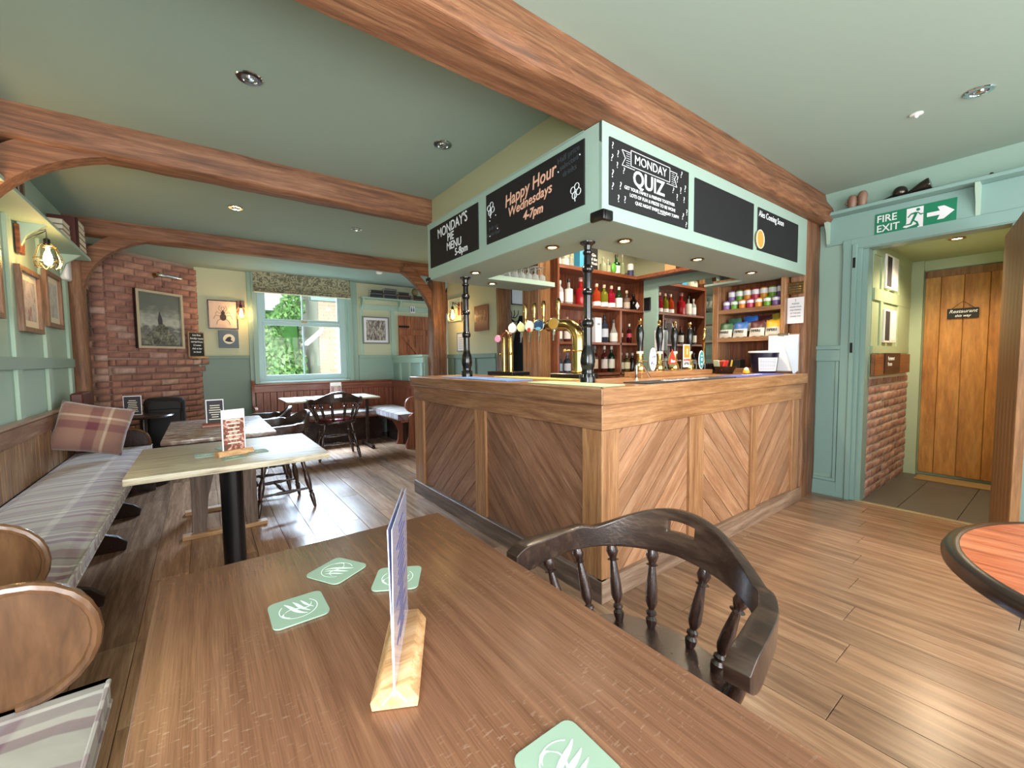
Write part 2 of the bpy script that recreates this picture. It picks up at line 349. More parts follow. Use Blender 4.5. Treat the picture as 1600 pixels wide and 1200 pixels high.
def text(name, s, size, mat, parent, at, xd, up, align='LEFT', bold=0., shear=0., ext=.0006, space=1., xs=1.):
    cu = bpy.data.curves.new('t', 'FONT'); cu.body = s; cu.size = size; cu.extrude = ext; cu.align_x = align; cu.align_y = 'CENTER'
    cu.offset = bold; cu.shear = shear; cu.space_line = space; cu.resolution_u = 3
    to = bpy.data.objects.new('t', cu); me = bpy.data.meshes.new_from_object(to); me.name = name
    bpy.data.objects.remove(to); bpy.data.curves.remove(cu)
    xd = Vector(xd).normalized(); up = Vector(up).normalized(); n = xd.cross(up)
    mt = Matrix((xd*xs, up, n)).transposed().to_4x4(); me.transform(mt)
    me.materials.clear(); me.materials.append(M[mat])
    o = bpy.data.objects.new(name, me); COL.objects.link(o); o.parent = parent; o.location = Vector(at)-wloc(parent); WL[o.name] = Vector(at)
    return o
def clip_poly(poly, a, b, c):
    """keep the part of a 2D polygon where a*x+b*y<=c"""
    out = []
    for i in range(len(poly)):
        p, q = poly[i], poly[(i+1) % len(poly)]; dp = a*p[0]+b*p[1]-c; dq = a*q[0]+b*q[1]-c
        if dp <= 0: out.append(p)
        if dp*dq < 0: t = dp/(dp-dq); out.append((p[0]+(q[0]-p[0])*t, p[1]+(q[1]-p[1])*t))
    return out
exec_parts = []

# ================================================================ STRUCTURE
ZC = 2.66; XL = -2.6; XR = 2.88; YB = 5.8; YN = -2.6
# floor
fl = struct('floor', B().box(XL-.1, YN-1, -.12, XR, YB+.1, -.006), plain('subfloor', '#4a382a', .8))
PW = .178; PLN = 1.22; gap = .0012
src = None; k = 0
nx = int((XR-XL)/PW)+1
for i in range(nx):
    x0 = XL+i*PW; off = (i*.47) % 1.*PLN; y = -2.1-off
    while y < YB:
        a, bb = max(y, -2.1), min(y+PLN, YB); x1 = min(x0+PW, XR)
        if bb-a > .05:
            if x0 > .05 and a > .1 and i < nx and x0 < 2.6 and a > 1.9: pass
            if abs((bb-a)-PLN) < 1e-6 and x1-x0 > PW-1e-6:
                if src is None: src = obj('floor_plank', B().box(x0+gap, a+gap, -.006, x1-gap, bb-gap, 0, .0012), 'floor', fl)
                else: piece(src, 'floor_plank', ((x0+x1)/2, (a+bb)/2, -.003), fl)
            else: obj('floor_plank', B().box(x0+gap, a+gap, -.006, x1-gap, bb-gap, 0, .0012), 'floor', fl)
        y += PLN
# ceiling
struct('ceiling', B().box(XL-.1, YN, ZC, XR+.1, 4.5, ZC+.1).box(XL-.1, 4.5, 2.55, XR+.1, YB+.1, ZC+.1), 'ceil')
# left wall with battens
wl = struct('wall_left', B().box(XL-.12, YN, 0, XL, YB+.1, ZC), 'sage_light')
bat = B()
for y in (-1.2, -.55, .1, .75, 1.4, 2.05, 2.82, 3.52, 4.24, 4.88, 5.3): bat.box(XL, y-.05, .05, XL+.022, y+.05, 2.36, .002)
obj('panel_batten', bat, 'sage_light', wl)
obj('dado_rail', B().box(XL, YN, 1.215, XL+.026, 5.0, 1.30, .003), 'sage', wl)
# far wall with window
wf = struct('wall_far', B().box(XL, YB, 0, -.92, YB+.16, 2.6).box(.34, YB, 0, XR+.1, YB+.16, 2.6).box(-.92, YB, 0, .34, YB+.16, .955).box(-.92, YB, 2.42, .34, YB+.16, 2.6), 'cream')
obj('dado_panel', B().box(-1.6, YB-.012, 0, -1.02, YB, 1.30).box(-1.6, YB-.03, 1.30, -1.02, YB, 1.345, .004), 'dado', wf)
obj('dado_panel', B().box(.53, YB-.012, 0, 1.12, YB, 1.30).box(.53, YB-.03, 1.30, 1.12, YB, 1.345, .004), 'sage', wf)
# picture surround batten on the far wall
obj('panel_batten', B().box(.56, YB-.014, 1.345, .62, YB, 2.12).box(1.10, YB-.014, 1.345, 1.16, YB, 2.12).box(.56, YB-.014, 2.12, 1.9, YB, 2.2), 'sage_light', wf)
# right wall (fire exit) with opening
wrr = 0
wr = struct('wall_right', B().box(XR, -.26, 0, XR+.12, 2.2, ZC).box(XR, -1.12, 2.14, XR+.12, -.26, ZC).box(XR, YN, 0, XR+.12, -1.12, ZC), 'sage')
obj('dado_panel', B().box(XR-.012, -.165, .19, XR, .0, 1.30).box(XR-.045, -.175, 1.30, XR, .02, 1.335, .004).box(XR-.03, -.17, 1.20, XR, .02, 1.30, .003).box(XR-.022, -.165, .15, XR, -.14, 1.22, .003), 'teal', wr)
obj('plaster', B().box(XR-.008, .20, 2.0, XR, 1.97, ZC), 'cream', wr)
struct('baseboard_right', B().box(XR-.03, -.17, 0, XR, .03, .13, .003).box(XR-.024, -.168, .13, XR, .03, .16, .006).box(XR-.03, YN, 0, XR, -1.24, .16, .003), 'teal')
# door casing
struct('trim_1', B().box(XR+.005, -.336, 0, XR+.142, -.259, 2.145).box(XR-.03, -.235, 0, XR, -.17, 2.22, .003).box(XR-.045, -.27, 0, XR+.005, -.235, 2.18, .004).box(XR-.02, -.30, 0, XR+.14, -.262, 2.14, .004)
       .box(XR-.028, -1.24, 2.14, XR, -.165, 2.225, .003).box(XR-.018, -1.15, 2.132, XR+.138, -.27, 2.152, .004).box(XR-.03, -1.24, 0, XR, -1.14, 2.2, .003).box(XR-.021, -1.14, 0, XR+.139, -1.10, 2.13, .004), 'teal')
for z in (1.27, 1.98): obj('strike_plate', B().box(XR-.049, -.262, z, XR-.044, -.244, z+.085, .001), 'black', bpy.data.objects['trim_1'])
# chimney breast (diagonal corner)
ang = R(42); dx, dy = math.cos(ang), math.sin(ang)
def fp(s, d): return (-1.61-dx*s+dy*d, 5.8-dy*s-dx*d)   # s along the face from its right end, d = out towards the room
poly = [fp(0, -.012), fp(1.10, -.012), (XL-.02, fp(1.10, 0)[1]-.02), (XL-.02, YB+.05), (-1.60, YB+.05)]
br = struct('wall_chimney', B().prism(poly, 0, 2.56), 'mortar')
bL, bH, bD = .215, .065, .06
rot = Matrix.Rotation(ang, 4, 'Z')
def brick_mesh(l, h, d, seed):
    rnd = random.Random(seed); b = B().box(-l/2, -d/2, -h/2, l/2, d/2, h/2, .005)
    for v in b.bm.verts: v.co += Vector((rnd.uniform(-1, 1), rnd.uniform(-1, 1), rnd.uniform(-1, 1)))*.0022
    return b
def brick_face(base, length, z0, z1, mat, parent, rz, fpt, proto_l=bL, h=bH, g=.010, depth=.0):
    srcs = {}; z = z0; row = 0
    while z+h*.6 < z1:
        s = 0 if row % 2 == 0 else -(proto_l+g)/2
        while s < length-.02:
            a, b_ = max(s, 0), min(s+proto_l, length)
            if b_-a > .03:
                key = round(b_-a, 3)
                vkey = (key, random.randrange(3))
                px, py = fpt((a+b_)/2, depth+random.uniform(-.004, .004))
                if vkey not in srcs:
                    bm = brick_mesh(b_-a, h, bD, random.random()); o = obj('brick', bm, mat, None, 60, origin=(0, 0, 0)); o.parent = parent
                    srcs[vkey] = o
                else: o = srcs[vkey].copy(); COL.objects.link(o)
                o.name = 'brick'; o.location = Vector((px, py, z+h/2))-wloc(parent); o.rotation_euler = (0, random.uniform(-.006, .006), rz)
            s += proto_l+g
        z += h+g; row += 1
brick_face(None, 1.10, .005, 1.12, 'brick', br, ang, fp, depth=.0)
brick_face(None, 1.10, 1.315, 2.54, 'brick', br, ang, fp, depth=-.02)
# two projecting courses of the mantel
brick_face(None, 1.15, 1.135, 1.20, 'brick', br, ang, lambda s, d: fp(s-.03, d), depth=.03)
brick_face(None, 1.18, 1.225, 1.30, 'brick', br, ang, lambda s, d: fp(s-.05, d), proto_l=.105, depth=.06)
# left return of the breast
yr = fp(1.10, 0)[1]
brick_face(None, .17, .005, 2.54, 'brick', br, 0, lambda s, d: (fp(1.10, 0)[0]-.01-s, yr-.005-d))

# partition with panels near the window bench (half height) and the wall behind the posts
pt = struct('wall_partition', B().box(1.12, 4.5, 0, 1.18, YB, 1.30), 'sage')
obj('panel_batten', B().box(1.098, 4.5, 1.21, 1.12, YB, 1.30, .002).box(1.098, 5.0, .9, 1.12, 5.07, 1.21, .002).box(1.098, 4.55, .9, 1.12, 4.62, 1.21, .002).box(1.098, 5.40, .9, 1.12, 5.47, 1.21, .002), 'sage_light', pt)
obj('capping', B().box(1.085, 4.5, 1.30, 1.20, YB, 1.335, .004), 'sage_light', pt)
ws = struct('wall_side', B().box(1.41, 2.98, 0, 1.46, 4.27, 2.62), 'cream')
obj('dado_panel', B().box(1.392, 2.98, 0, 1.41, 4.26, 1.27).box(1.378, 2.98, 1.27, 1.41, 4.26, 1.33, .004).box(1.372, 3.45, .2, 1.386, 3.50, 1.27).box(1.372, 3.72, .2, 1.386, 3.77, 1.27).box(1.372, 4.05, .2, 1.386, 4.10, 1.27), 'dado', ws)
struct('wall_back', B().box(1.46, 3.42, 0, 3.2, 3.5, ZC), 'cream')
struct('wall_bar', B().box(1.30, 1.97, 0, XR, 2.03, ZC), 'cream')

# corridor beyond the fire exit
struct('wall_corridor_left', B().box(XR+.12, -.335, 0, 4.6, -.30, 2.25), 'mortar2')
cw = bpy.data.objects['wall_corridor_left']
brick_face(None, 1.50, .004, 1.06, 'brick2', cw, 0, lambda s, d: (XR+.13+s, -.312-d), proto_l=.155, h=.058, g=.017)
obj('panelling', B().box(XR+.13, -.34, 1.06, 4.28, -.30, 2.22).box(XR+.14, -.354, 1.265, 4.28, -.338, 1.33).box(XR+.14, -.354, 1.72, 4.28, -.338, 1.82).box(XR+.14, -.354, 2.10, 4.28, -.338, 2.2).box(3.22, -.352, 1.26, 3.30, -.338, 2.195).box(3.82, -.352, 1.26, 4.28, -.338, 2.195), plain('corridor_sage', '#a5b595', .5), cw)
struct('wall_corridor_right', B().box(XR+.12, -1.42, 0, 4.6, -1.36, 2.25), 'cream')
struct('ceiling_corridor', B().box(XR+.12, -1.42, 2.2, 4.6, -.3, 2.26), plain('corridor_ceiling', '#a9b896', .7))
struct('wall_corridor_end', B().box(4.425, -1.4, 0, 4.5, -.3, 2.25).box(4.40, -1.4, 2.10, 4.5, -.3, 2.25).box(4.36, -.43, 0, 4.5, -.33, 2.2).box(4.40, -1.4, 0, 4.5, -1.08, 2.2), plain('corridor_end_green', '#b3c2a2', .6))
ft = struct('floor_corridor', B().box(XR, -1.42, -.12, 4.6, -.3, -.01), 'grout')
for i, (xa, xb) in enumerate(((XR+.03, 3.9), (3.9, 4.44))):
    for j in range(4):
        ya = -.19-.34*j-.04; obj('floor_tile', B().box(xa+.004, ya-.336, -.01, xb-.004, min(ya, -.31), 0, .001), 'slate', ft)
struct('trim_2', B().box(XR-.025, -1.12, 0, XR+.02, -.30, .006, .002), plain('threshold_strip', '#cdbd9a', .3, metal=.6))
# plank door at the corridor end
d2 = thing('plank_door', 'honey coloured plank door closed at the end of the tiled corridor', 'door', (4.42, -.75, 0)); 
y = -.44
for w in (.115, .16, .17, .19): obj('door_board', B().box(4.395, y-w+.0015, .03, 4.42, y-.0015, 2.09, .004), 'honey', d2); y -= w
obj('top_batten', B().box(4.385, -1.07, 2.02, 4.396, -.44, 2.09, .002), 'honeydark', d2)
rs = thing('hanging_sign', 'small black sign with white writing hung from a nail on the corridor door', 'sign', (4.38, -.715, 1.6))
obj('board', B().box(4.37, -.82, 1.60, 4.384, -.61, 1.695, .002), 'board', rs)
obj('cord', B().tube([(4.376, -.79, 1.695), (4.38, -.715, 1.765), (4.376, -.64, 1.695)], .0025, 5), 'steel', rs)
text('lettering', 'Restaurant', .043, 'chalk', rs, (4.368, -.715, 1.665), (0, -1, 0), (0, 0, 1), 'CENTER', .0006, .3)
text('lettering', 'this way', .032, 'chalk', rs, (4.368, -.715, 1.622), (0, -1, 0), (0, 0, 1), 'CENTER', .0006, .3)
tag(obj('doormat', B().box(4.12, -1.2, 0, 4.34, -.46, .012, .003), 'coir'), 'long tan coir mat at the foot of the honey plank door', 'mat')
# wooden box sign on the brick
bs = thing('sign_board', 'long brown wooden sign board fixed above the corridor bricks', 'sign', (3.5, -.35, 1.07))
obj('board', B().box(XR+.13, -.375, 1.07, 4.24, -.345, 1.255, .003), wood('sign_board_wood', '#6c3d24', '#8d5532', '#a06640', 0), bs)
obj('dark_panel', B().box(3.28, -.385, 1.085, 3.80, -.375, 1.265, .002), wood('dark_sign_wood', '#2c1712', '#43241c', '#533026', 0), bs)
text('lettering', 'Restaurant\nRooms', .05, 'chalk', bs, (3.36, -.3865, 1.19), (1, 0, 0), (0, 0, 1), 'LEFT', .0006)
for i, (x, z) in enumerate(((3.38, 1.86), (3.60, 1.86), (3.38, 1.38), (3.60, 1.38))):
    f = thing('framed_menu', ('white framed dark menu' if i % 2 == 0 else 'white framed pale menu')+' on corridor panelling, '+('upper' if z > 1.5 else 'lower')+' row', 'frame', (x, -.345, z), 'menu frames in the corridor')
    obj('frame', B().box(x-.09, -.368, z-.02, x+.09, -.340, z+.28, .003), 'whitegloss', f)
    obj('sheet', B().box(x-.07, -.370, z, x+.07, -.367, z+.26), 'white' if i % 2 else 'print', f)

# open door leaf
dl = thing('door_leaf', 'open wooden plank door leaf at the right edge of the fire exit doorway', 'door', (2.87, -1.07, .008))
a = math.atan2(-.132, -.776)
for i in range(6):
    b = B().box(i*.135+.001, -.0, 0, i*.135+.134, .04, 2.045, .003); o = obj('door_board', b, 'honeydark', None); o.parent = dl; o.location = ((i+.5)*.135, .02, 0)
obj('latch', B().box(.70, .04, 1.0, .74, .052, 1.18, .003).tube([(.72, .05, 1.05), (.72, .09, 1.06), (.72, .09, 1.13), (.72, .05, 1.15)], .006, 6), 'black', None).parent = dl
bpy.data.objects[dl.children[-1].name].location = (.72, .06, 1.0)
dl.rotation_euler = (0, 0, a)

# ---------------- beams
def beamx(name, x0, x1, y0, y1, z0, z1, mat='oakx', seed=1, label=None, n=22, chamf=.02):
    rnd = random.Random(seed); b = B(); rings = []
    for i in range(n+1):
        x = x0+(x1-x0)*i/n; j = lambda s=.007: rnd.uniform(-s, s); c = chamf+rnd.uniform(-.006, .008)
        pr = [(y0+j(.004), z1), (y0+j(.005), z0+c), (y0+c, z0+j(.004)), (y1-c, z0+j(.004)), (y1+j(.004), z0+c), (y1, z1)]
        rings.append([b.bm.verts.new((x, p[0], p[1])) for p in pr])
    for q, w in zip(rings, rings[1:]):
        for k in range(6): b.bm.faces.new((q[k], q[(k+1) % 6], w[(k+1) % 6], w[k]))
    b.bm.faces.new(rings[0]); b.bm.faces.new(rings[-1][::-1])
    return b
t = tag(obj('ceiling_beam', beamx('', XL, .12, 2.05, 2.23, 2.475, ZC+.01, seed=3), 'oakx', None, 50), 'brown oak ceiling beam meeting the Monday pie menu board, nearer of the two crossing the seating', 'beam')
t = tag(obj('ceiling_beam', beamx('', XL, 1.5, 4.34, 4.52, 2.505, ZC+.01, seed=5), 'oakx', None, 50), 'farther brown oak ceiling beam in front of the window blind', 'beam')
# big beam over the bar
rnd = random.Random(9); b = B(); rings = []; n = 40
for i in range(n+1):
    x = -2.59+(XR+2.59)*i/n; j = lambda s: rnd.uniform(-s, s)
    pr = [(-.02, ZC+.01), (-.035+j(.006), 2.60), (-.075+j(.008), 2.53+j(.006)), (-.10+j(.012), 2.46+j(.01)), (-.085+j(.012), 2.405+j(.006)), (-.05, 2.392), (.12, 2.392), (.12, ZC+.01)]
    rings.append([b.bm.verts.new((x, *p)) for p in pr])
for q, w in zip(rings, rings[1:]):
    for k in range(8): b.bm.faces.new((q[k], q[(k+1) % 8], w[(k+1) % 8], w[k]))
b.bm.faces.new(rings[0]); b.bm.faces.new(rings[-1][::-1])
tag(obj('main_beam', b, 'oakx', None, 60), 'massive brown oak beam running above the quiz blackboards to the fire exit wall', 'beam')
def post(name, x0, y0, x1, y1, z0, z1, label, mat='oakz', seed=1, group=None):
    rnd = random.Random(seed); b = B(); rings = []; n = 14; c = .012
    for i in range(n+1):
        z = z0+(z1-z0)*i/n; q = [rnd.uniform(-.006, .006) for _ in range(8)]
        pr = [(x0+c, y0+q[0]), (x1-c, y0+q[1]), (x1+q[2], y0+c), (x1+q[3], y1-c), (x1-c, y1+q[4]), (x0+c, y1+q[5]), (x0+q[6], y1-c), (x0+q[7], y0+c)]
        rings.append([b.bm.verts.new((*p, z)) for p in pr])
    for q, w in zip(rings, rings[1:]):
        for k in range(8): b.bm.faces.new((q[k], q[(k+1) % 8], w[(k+1) % 8], w[k]))
    b.bm.faces.new(rings[0][::-1]); b.bm.faces.new(rings[-1])
    return tag(obj(name, b, mat, None, 50), label, 'post', group)
post('oak_post', XL+.006, 4.33, -2.49, 4.50, 0, 2.505, 'brown oak wall post beside the plaid scatter cushion', seed=2)
post('oak_post', 1.175, 4.29, 1.40, 4.46, 0, 2.505, 'thick brown oak post with two curved braces beyond the bar end', seed=4)
post('oak_post', 1.40, 2.80, 1.52, 2.965, 0, ZC, 'narrow dark oak post behind the brass twin tap', seed=6)
post('oak_post', 2.556, 0.0, XR-.008, .12, 0, 2.395, 'broad oak post at the right end of the bar carrying the brass plaque', 'oakz', seed=8)
def brace(pa, pc, pb, w, y0, y1, label, axis=1, n=12):
    """curved brace in a vertical plane, inner curve a quadratic pa-pc-pb, thickness w outward"""
    inner = []; outer = []
    A, C, D = Vector(pa), Vector(pc), Vector(pb)
    for i in range(n+1):
        t = i/n; p = A*(1-t)**2+C*2*t*(1-t)+D*t*t; tg = ((C-A)*(1-t)+(D-C)*t).normalized(); nn = Vector((-tg.y, tg.x))
        inner.append((p.x, p.y)); outer.append(((p+nn*w).x, (p+nn*w).y))
    b = B()
    for i in range(n):
        pass
    poly = inner+outer[::-1]
    vs = []
    for h in (y0, y1): vs.append([b.bm.verts.new((p[0], h, p[1]) if axis == 1 else (h, p[0], p[1])) for p in poly])
    N = len(poly)
    for i in range(N): b.bm.faces.new((vs[0][i], vs[0][(i+1) % N], vs[1][(i+1) % N], vs[1][i]))
    for i in range(n):
        k = N-1-i
        for s_ in (0, 1): b.bm.faces.new((vs[s_][i], vs[s_][i+1], vs[s_][k-1], vs[s_][k]))
    return tag(obj('curved_brace', b, 'oakx', None, 40), label, 'brace')
brace((-2.49, 1.97), (-2.42, 2.36), (-2.0, 2.50), .13, 4.36, 4.46, 'curved oak brace rising from the wall post by the scatter cushion')
brace((-2.56, 1.98), (-2.42, 2.36), (-2.0, 2.475), .15, 2.08, 2.2, 'large curved oak brace at the left edge under the nearer beam')
brace((.72, 2.50), (1.05, 2.32), (1.185, 1.95), .13, 4.31, 4.41, 'curved oak brace left of the thick post near the toilets door')
brace((1.42, 1.95), (1.50, 2.32), (1.84, 2.50), .12, 4.31, 4.41, 'curved oak brace right of the thick post behind the iron column')
bpy.data.objects  # noqa

# ---------------- window
w1 = struct('window_1', B().box(-.92, YB+.03, .955, -.845, YB+.10, 2.42).box(.265, YB+.03, .955, .34, YB+.10, 2.42).box(-.845, YB+.03, 2.35, .265, YB+.10, 2.42).box(-.845, YB+.03, .955, .265, YB+.10, 1.01), 'win')
obj('upper_sash', B().box(-.845, YB+.045, 1.86, .265, YB+.085, 1.90, .003).box(-.845, YB+.045, 1.90, -.80, YB+.085, 2.35).box(.22, YB+.045, 1.90, .265, YB+.085, 2.35).box(-.305, YB+.05, 1.90, -.285, YB+.08, 2.35), 'win', w1)
obj('lower_sash', B().box(-.845, YB+.02, 1.80, .265, YB+.06, 1.855, .003).box(-.845, YB+.02, 1.01, .265, YB+.06, 1.05, .003).box(-.845, YB+.02, 1.05, -.82, YB+.06, 1.8).box(.24, YB+.02, 1.05, .265, YB+.06, 1.8).box(-.305, YB+.03, 1.05, -.285, YB+.055, 1.8), 'win', w1)
obj('pane', B().box(-.84, YB+.066, 1.0, .26, YB+.069, 2.36), 'pane', w1)
obj('sash_catch', B().box(-.32, YB-.0, 1.855, -.24, YB+.03, 1.875, .003), 'brassdull', w1)
obj('casing', B().box(-1.03, YB-.05, .93, -.92, YB, 2.55, .004).box(.34, YB-.05, .93, .45, YB, 2.55, .004).box(.45, YB-.03, .93, .52, YB, 2.55, .004).box(-.98, YB-.10, .93, -.92, YB-.05, 2.55, .003).box(.36, YB-.10, .93, .42, YB-.05, 2.55, .003), 'sage', w1)
obj('sill', B().box(-.98, YB-.07, .93, .40, YB+.03, .957, .004), 'win', w1)
bl = thing('roman_blind', 'leaf patterned grey green roman blind pulled up over the window', 'blind', (-.28, YB-.13, 2.24))
pr = [(YB-.125, 2.55), (YB-.13, 2.36), (YB-.15, 2.34), (YB-.13, 2.32), (YB-.155, 2.305), (YB-.13, 2.29), (YB-.15, 2.27), (YB-.12, 2.255), (YB-.10, 2.27), (YB-.11, 2.55)]
obj('fabric', B().prism(pr, -.955, .395, 0), 'foliage_blind', bl, 50)
obj('lining_edge', B().box(-.95, YB-.148, 2.25, .39, YB-.12, 2.262, .002), 'cream_label', bl)

# ---------------- outside
g = struct('ground', B().box(-14, YB+.2, -.25, 16, 30, -.2), 'pave')
hb = B(); rnd = random.Random(4)
for i in range(24000):
    x = rnd.uniform(-4.5, .5); z = rnd.uniform(-.2, 2.85+.35*math.sin(x*2.1)+.3*math.sin(x*5.3)); yy = 9.9+.5*math.sin(x*3)+.35*math.sin(z*4+x)+rnd.uniform(-.25, .3)
    c = Vector((x, yy, z)); q = Euler((rnd.uniform(-1.2, 1.2), rnd.uniform(-1.2, 1.2), rnd.uniform(0, 6))).to_matrix(); s_ = rnd.uniform(.05, .085)
    hb.bm.faces.new([hb.bm.verts.new(c+q @ Vector(p)*s_) for p in ((-.5, 0, 0), (0, 0, -.9), (.5, 0, 0), (0, 0, .9))])
ht = thing('garden_hedge', 'bright green leafy hedge outside the window', 'hedge', (-1.2, 10, -.2))
mleaf, N, L, bb = newmat('hedge_leaf_green'); geo = N.new('ShaderNodeNewGeometry'); cr = N.new('ShaderNodeValToRGB')
cr.color_ramp.elements[0].color = c4(srgb('#56823f')); cr.color_ramp.elements[1].color = c4(srgb('#a6c47c')); L.new(geo.outputs['Random Per Island'], cr.inputs[0]); L.new(cr.outputs[0], bb.inputs['Base Color']); setp(bb, rough=.5)
o = obj('leaves', hb, mleaf, ht); o['kind'] = 'stuff'
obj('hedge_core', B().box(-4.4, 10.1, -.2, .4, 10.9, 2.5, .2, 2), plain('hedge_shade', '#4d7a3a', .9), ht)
nb = thing('brick_house', 'pale brick house with white window seen through the bar window', 'building', (2, 9.5, -.2))
obj('wall', B().box(.62, 9.02, -.2, 4.5, 12, 5.2), 'mortarout', nb)
wb = B(); z = -.19; row = 0
while z < 3.6:
    x = .60-(.11 if row % 2 else 0)
    while x < 2.4:
        xa = max(x, .60)
        if not (1.0 < x+.1 < 1.42 and 1.0 < z < 2.0): wb.box(xa, 9.0, z, x+.205, 9.03, z+.062)
        x += .22
    z += .075; row += 1
o = obj('brickwork', wb, 'brickout', nb); o['kind'] = 'stuff'
hw = obj('window', B().box(.98, 8.97, 1.0, 1.44, 9.02, 2.02, .005), 'whitegloss', nb); obj('pane', B().box(1.03, 8.96, 1.06, 1.16, 8.972, 1.96).box(1.2, 8.96, 1.06, 1.38, 8.972, 1.96), plain('dark_glass', '#6d7a80', .1), hw)
obj('porch_bargeboard', B().prism([(.18, 1.62), (.62, 2.02), (.62, 1.9), (.30, 1.60)], 8.7, 8.76, 1), 'whitegloss', nb)
obj('eaves', B().box(.42, 8.8, 2.62, 3, 9.0, 2.72), plain('eaves_grey', '#8b9490', .6), nb)

# ================================================================ BAR
bar = thing('bar_counter', 'L shaped oak bar with diagonal plank panels and thick worktop edge', 'bar', (1.2, .9, 0))
obj('carcass', B().box(.0205, .0205, .02, 2.5, .60, 1.02).box(.0205, .6, .02, .60, 2.27, 1.02), plain('carcass_dark', '#2a1a12', .8), bar)
# worktop: two mitred pieces
obj('worktop', B().prism([(-.04, -.04), (-.04, 2.31), (.66, 2.31), (.66, .66)], 1.015, 1.10, 2, .006), 'mellowy', bar)
obj('worktop', B().prism([(-.04, -.04), (.66, .66), (2.55, .66), (2.55, -.04)], 1.015, 1.10, 2, .006), 'mellowx', bar)
obj('frieze_rail', B().box(-.012, -.012, .885, .02, 2.29, 1.015, .003), 'mellowy', bar)
obj('frieze_rail', B().box(-.012, -.013, .885, 2.5, .02, 1.015, .003), 'mellowx', bar)
for a_, b_ in ((0, .13), (1.08, 1.215), (2.11, 2.29)): obj('stile', B().box(-.008, a_-.008, .115, .02, b_, .885, .003), 'mellowz', bar)
for a_, b_ in ((0, .126), (.80, .955), (1.615, 1.70), (2.35, 2.47)): obj('stile', B().box(a_-.009, -.009, .115, b_, .02, .885, .003), 'mellowz', bar)
obj('plinth', B().box(-.022, -.022, 0, .02, 2.30, .118, .003), 'plinthy', bar)
obj('plinth', B().box(-.022, -.023, 0, 2.52, .02, .118, .003), 'plinth', bar)
def diag(u0, u1, rise, face):
    """diagonal tongue and groove boards between u0..u1 (z .118-.885); rise=+1: climb with u"""
    z0, z1 = .118, .885; th = R(43)*rise; nx_, nz_ = -math.sin(th), math.cos(th); w = .112; d = .008
    cs = [nx_*u+nz_*z for u in (u0, u1) for z in (z0, z1)]; c = min(cs)
    c -= random.uniform(0, w)
    while c < max(cs):
        poly = [(u0, z0), (u1, z0), (u1, z1), (u0, z1)]
        poly = clip_poly(poly, nx_, nz_, c+w-.0022); poly = clip_poly(poly, -nx_, -nz_, -(c+.0022)) if len(poly) > 2 else poly
        if len(poly) > 2:
            ar = abs(sum(poly[i][0]*poly[(i+1) % len(poly)][1]-poly[(i+1) % len(poly)][0]*poly[i][1] for i in range(len(poly))))/2
            if ar > .0006:
                b = B()
                # bevelled edge: front face slightly inset
                cx = sum(p[0] for p in poly)/len(poly); cz = sum(p[1] for p in poly)/len(poly)
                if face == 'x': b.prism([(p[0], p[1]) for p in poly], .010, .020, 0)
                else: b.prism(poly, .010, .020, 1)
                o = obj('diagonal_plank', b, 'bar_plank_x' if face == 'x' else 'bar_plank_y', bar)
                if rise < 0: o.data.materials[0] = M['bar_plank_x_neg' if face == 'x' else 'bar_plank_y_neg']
        c += w
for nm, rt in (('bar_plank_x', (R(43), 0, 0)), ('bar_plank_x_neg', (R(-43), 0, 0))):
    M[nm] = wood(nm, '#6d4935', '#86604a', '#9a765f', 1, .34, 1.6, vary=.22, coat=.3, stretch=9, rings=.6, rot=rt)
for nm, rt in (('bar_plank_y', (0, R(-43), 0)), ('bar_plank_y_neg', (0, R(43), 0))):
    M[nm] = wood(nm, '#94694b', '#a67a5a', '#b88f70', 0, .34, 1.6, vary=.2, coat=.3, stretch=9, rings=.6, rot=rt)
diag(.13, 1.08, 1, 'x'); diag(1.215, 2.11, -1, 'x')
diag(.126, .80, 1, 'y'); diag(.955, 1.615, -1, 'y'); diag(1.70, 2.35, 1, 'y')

# canopy over the bar
can = thing('bar_canopy', 'sage green boxed canopy hanging over the bar corner', 'canopy', (1.2, .9, 1.93))
obj('left_fascia', B().box(0, 0, 1.93, .022, 1.94, 2.39, .002), 'soffit', can)
obj('right_fascia', B().box(.0, -.001, 1.93, 2.55, .022, 2.39, .002), 'soffit', can)
obj('underside', B().box(.022, .022, 1.932, .38, 1.94, 1.95).box(.38, .022, 1.932, 2.55, .42, 1.95).box(.38, 1.62, 1.932, 1.10, 1.94, 1.95).box(1.10, 1.62, 1.932, 1.15, 1.78, 1.95).box(2.38, .42, 1.932, 2.55, .8, 1.95), plain('canopy_underside', '#97ab9f', .5), can)
obj('shelf_lip', B().box(.38, 1.60, 1.932, 1.15, 1.62, 1.975, .002), 'sage_light', can)
obj('inner_shelf', B().box(.05, .45, 2.14, .36, 1.6, 2.16), 'cream_label', can)
obj('top_board', B().box(0, .12, 2.385, .12, 1.95, 2.395), 'soffit', can)
obj('corner_guard', B().box(-.022, -.03, 1.915, .05, -.001, 1.965, .008, 2).box(-.024, -.03, 1.915, -.001, .06, 1.965, .008, 2), 'black', can)
obj('corner_guard', B().box(-.02, 1.90, 1.915, .02, 1.96, 1.95, .006), 'black', can)
struct('trim_3', B().box(.10, .10, 2.39, .14, 2.06, ZC), 'boxing')

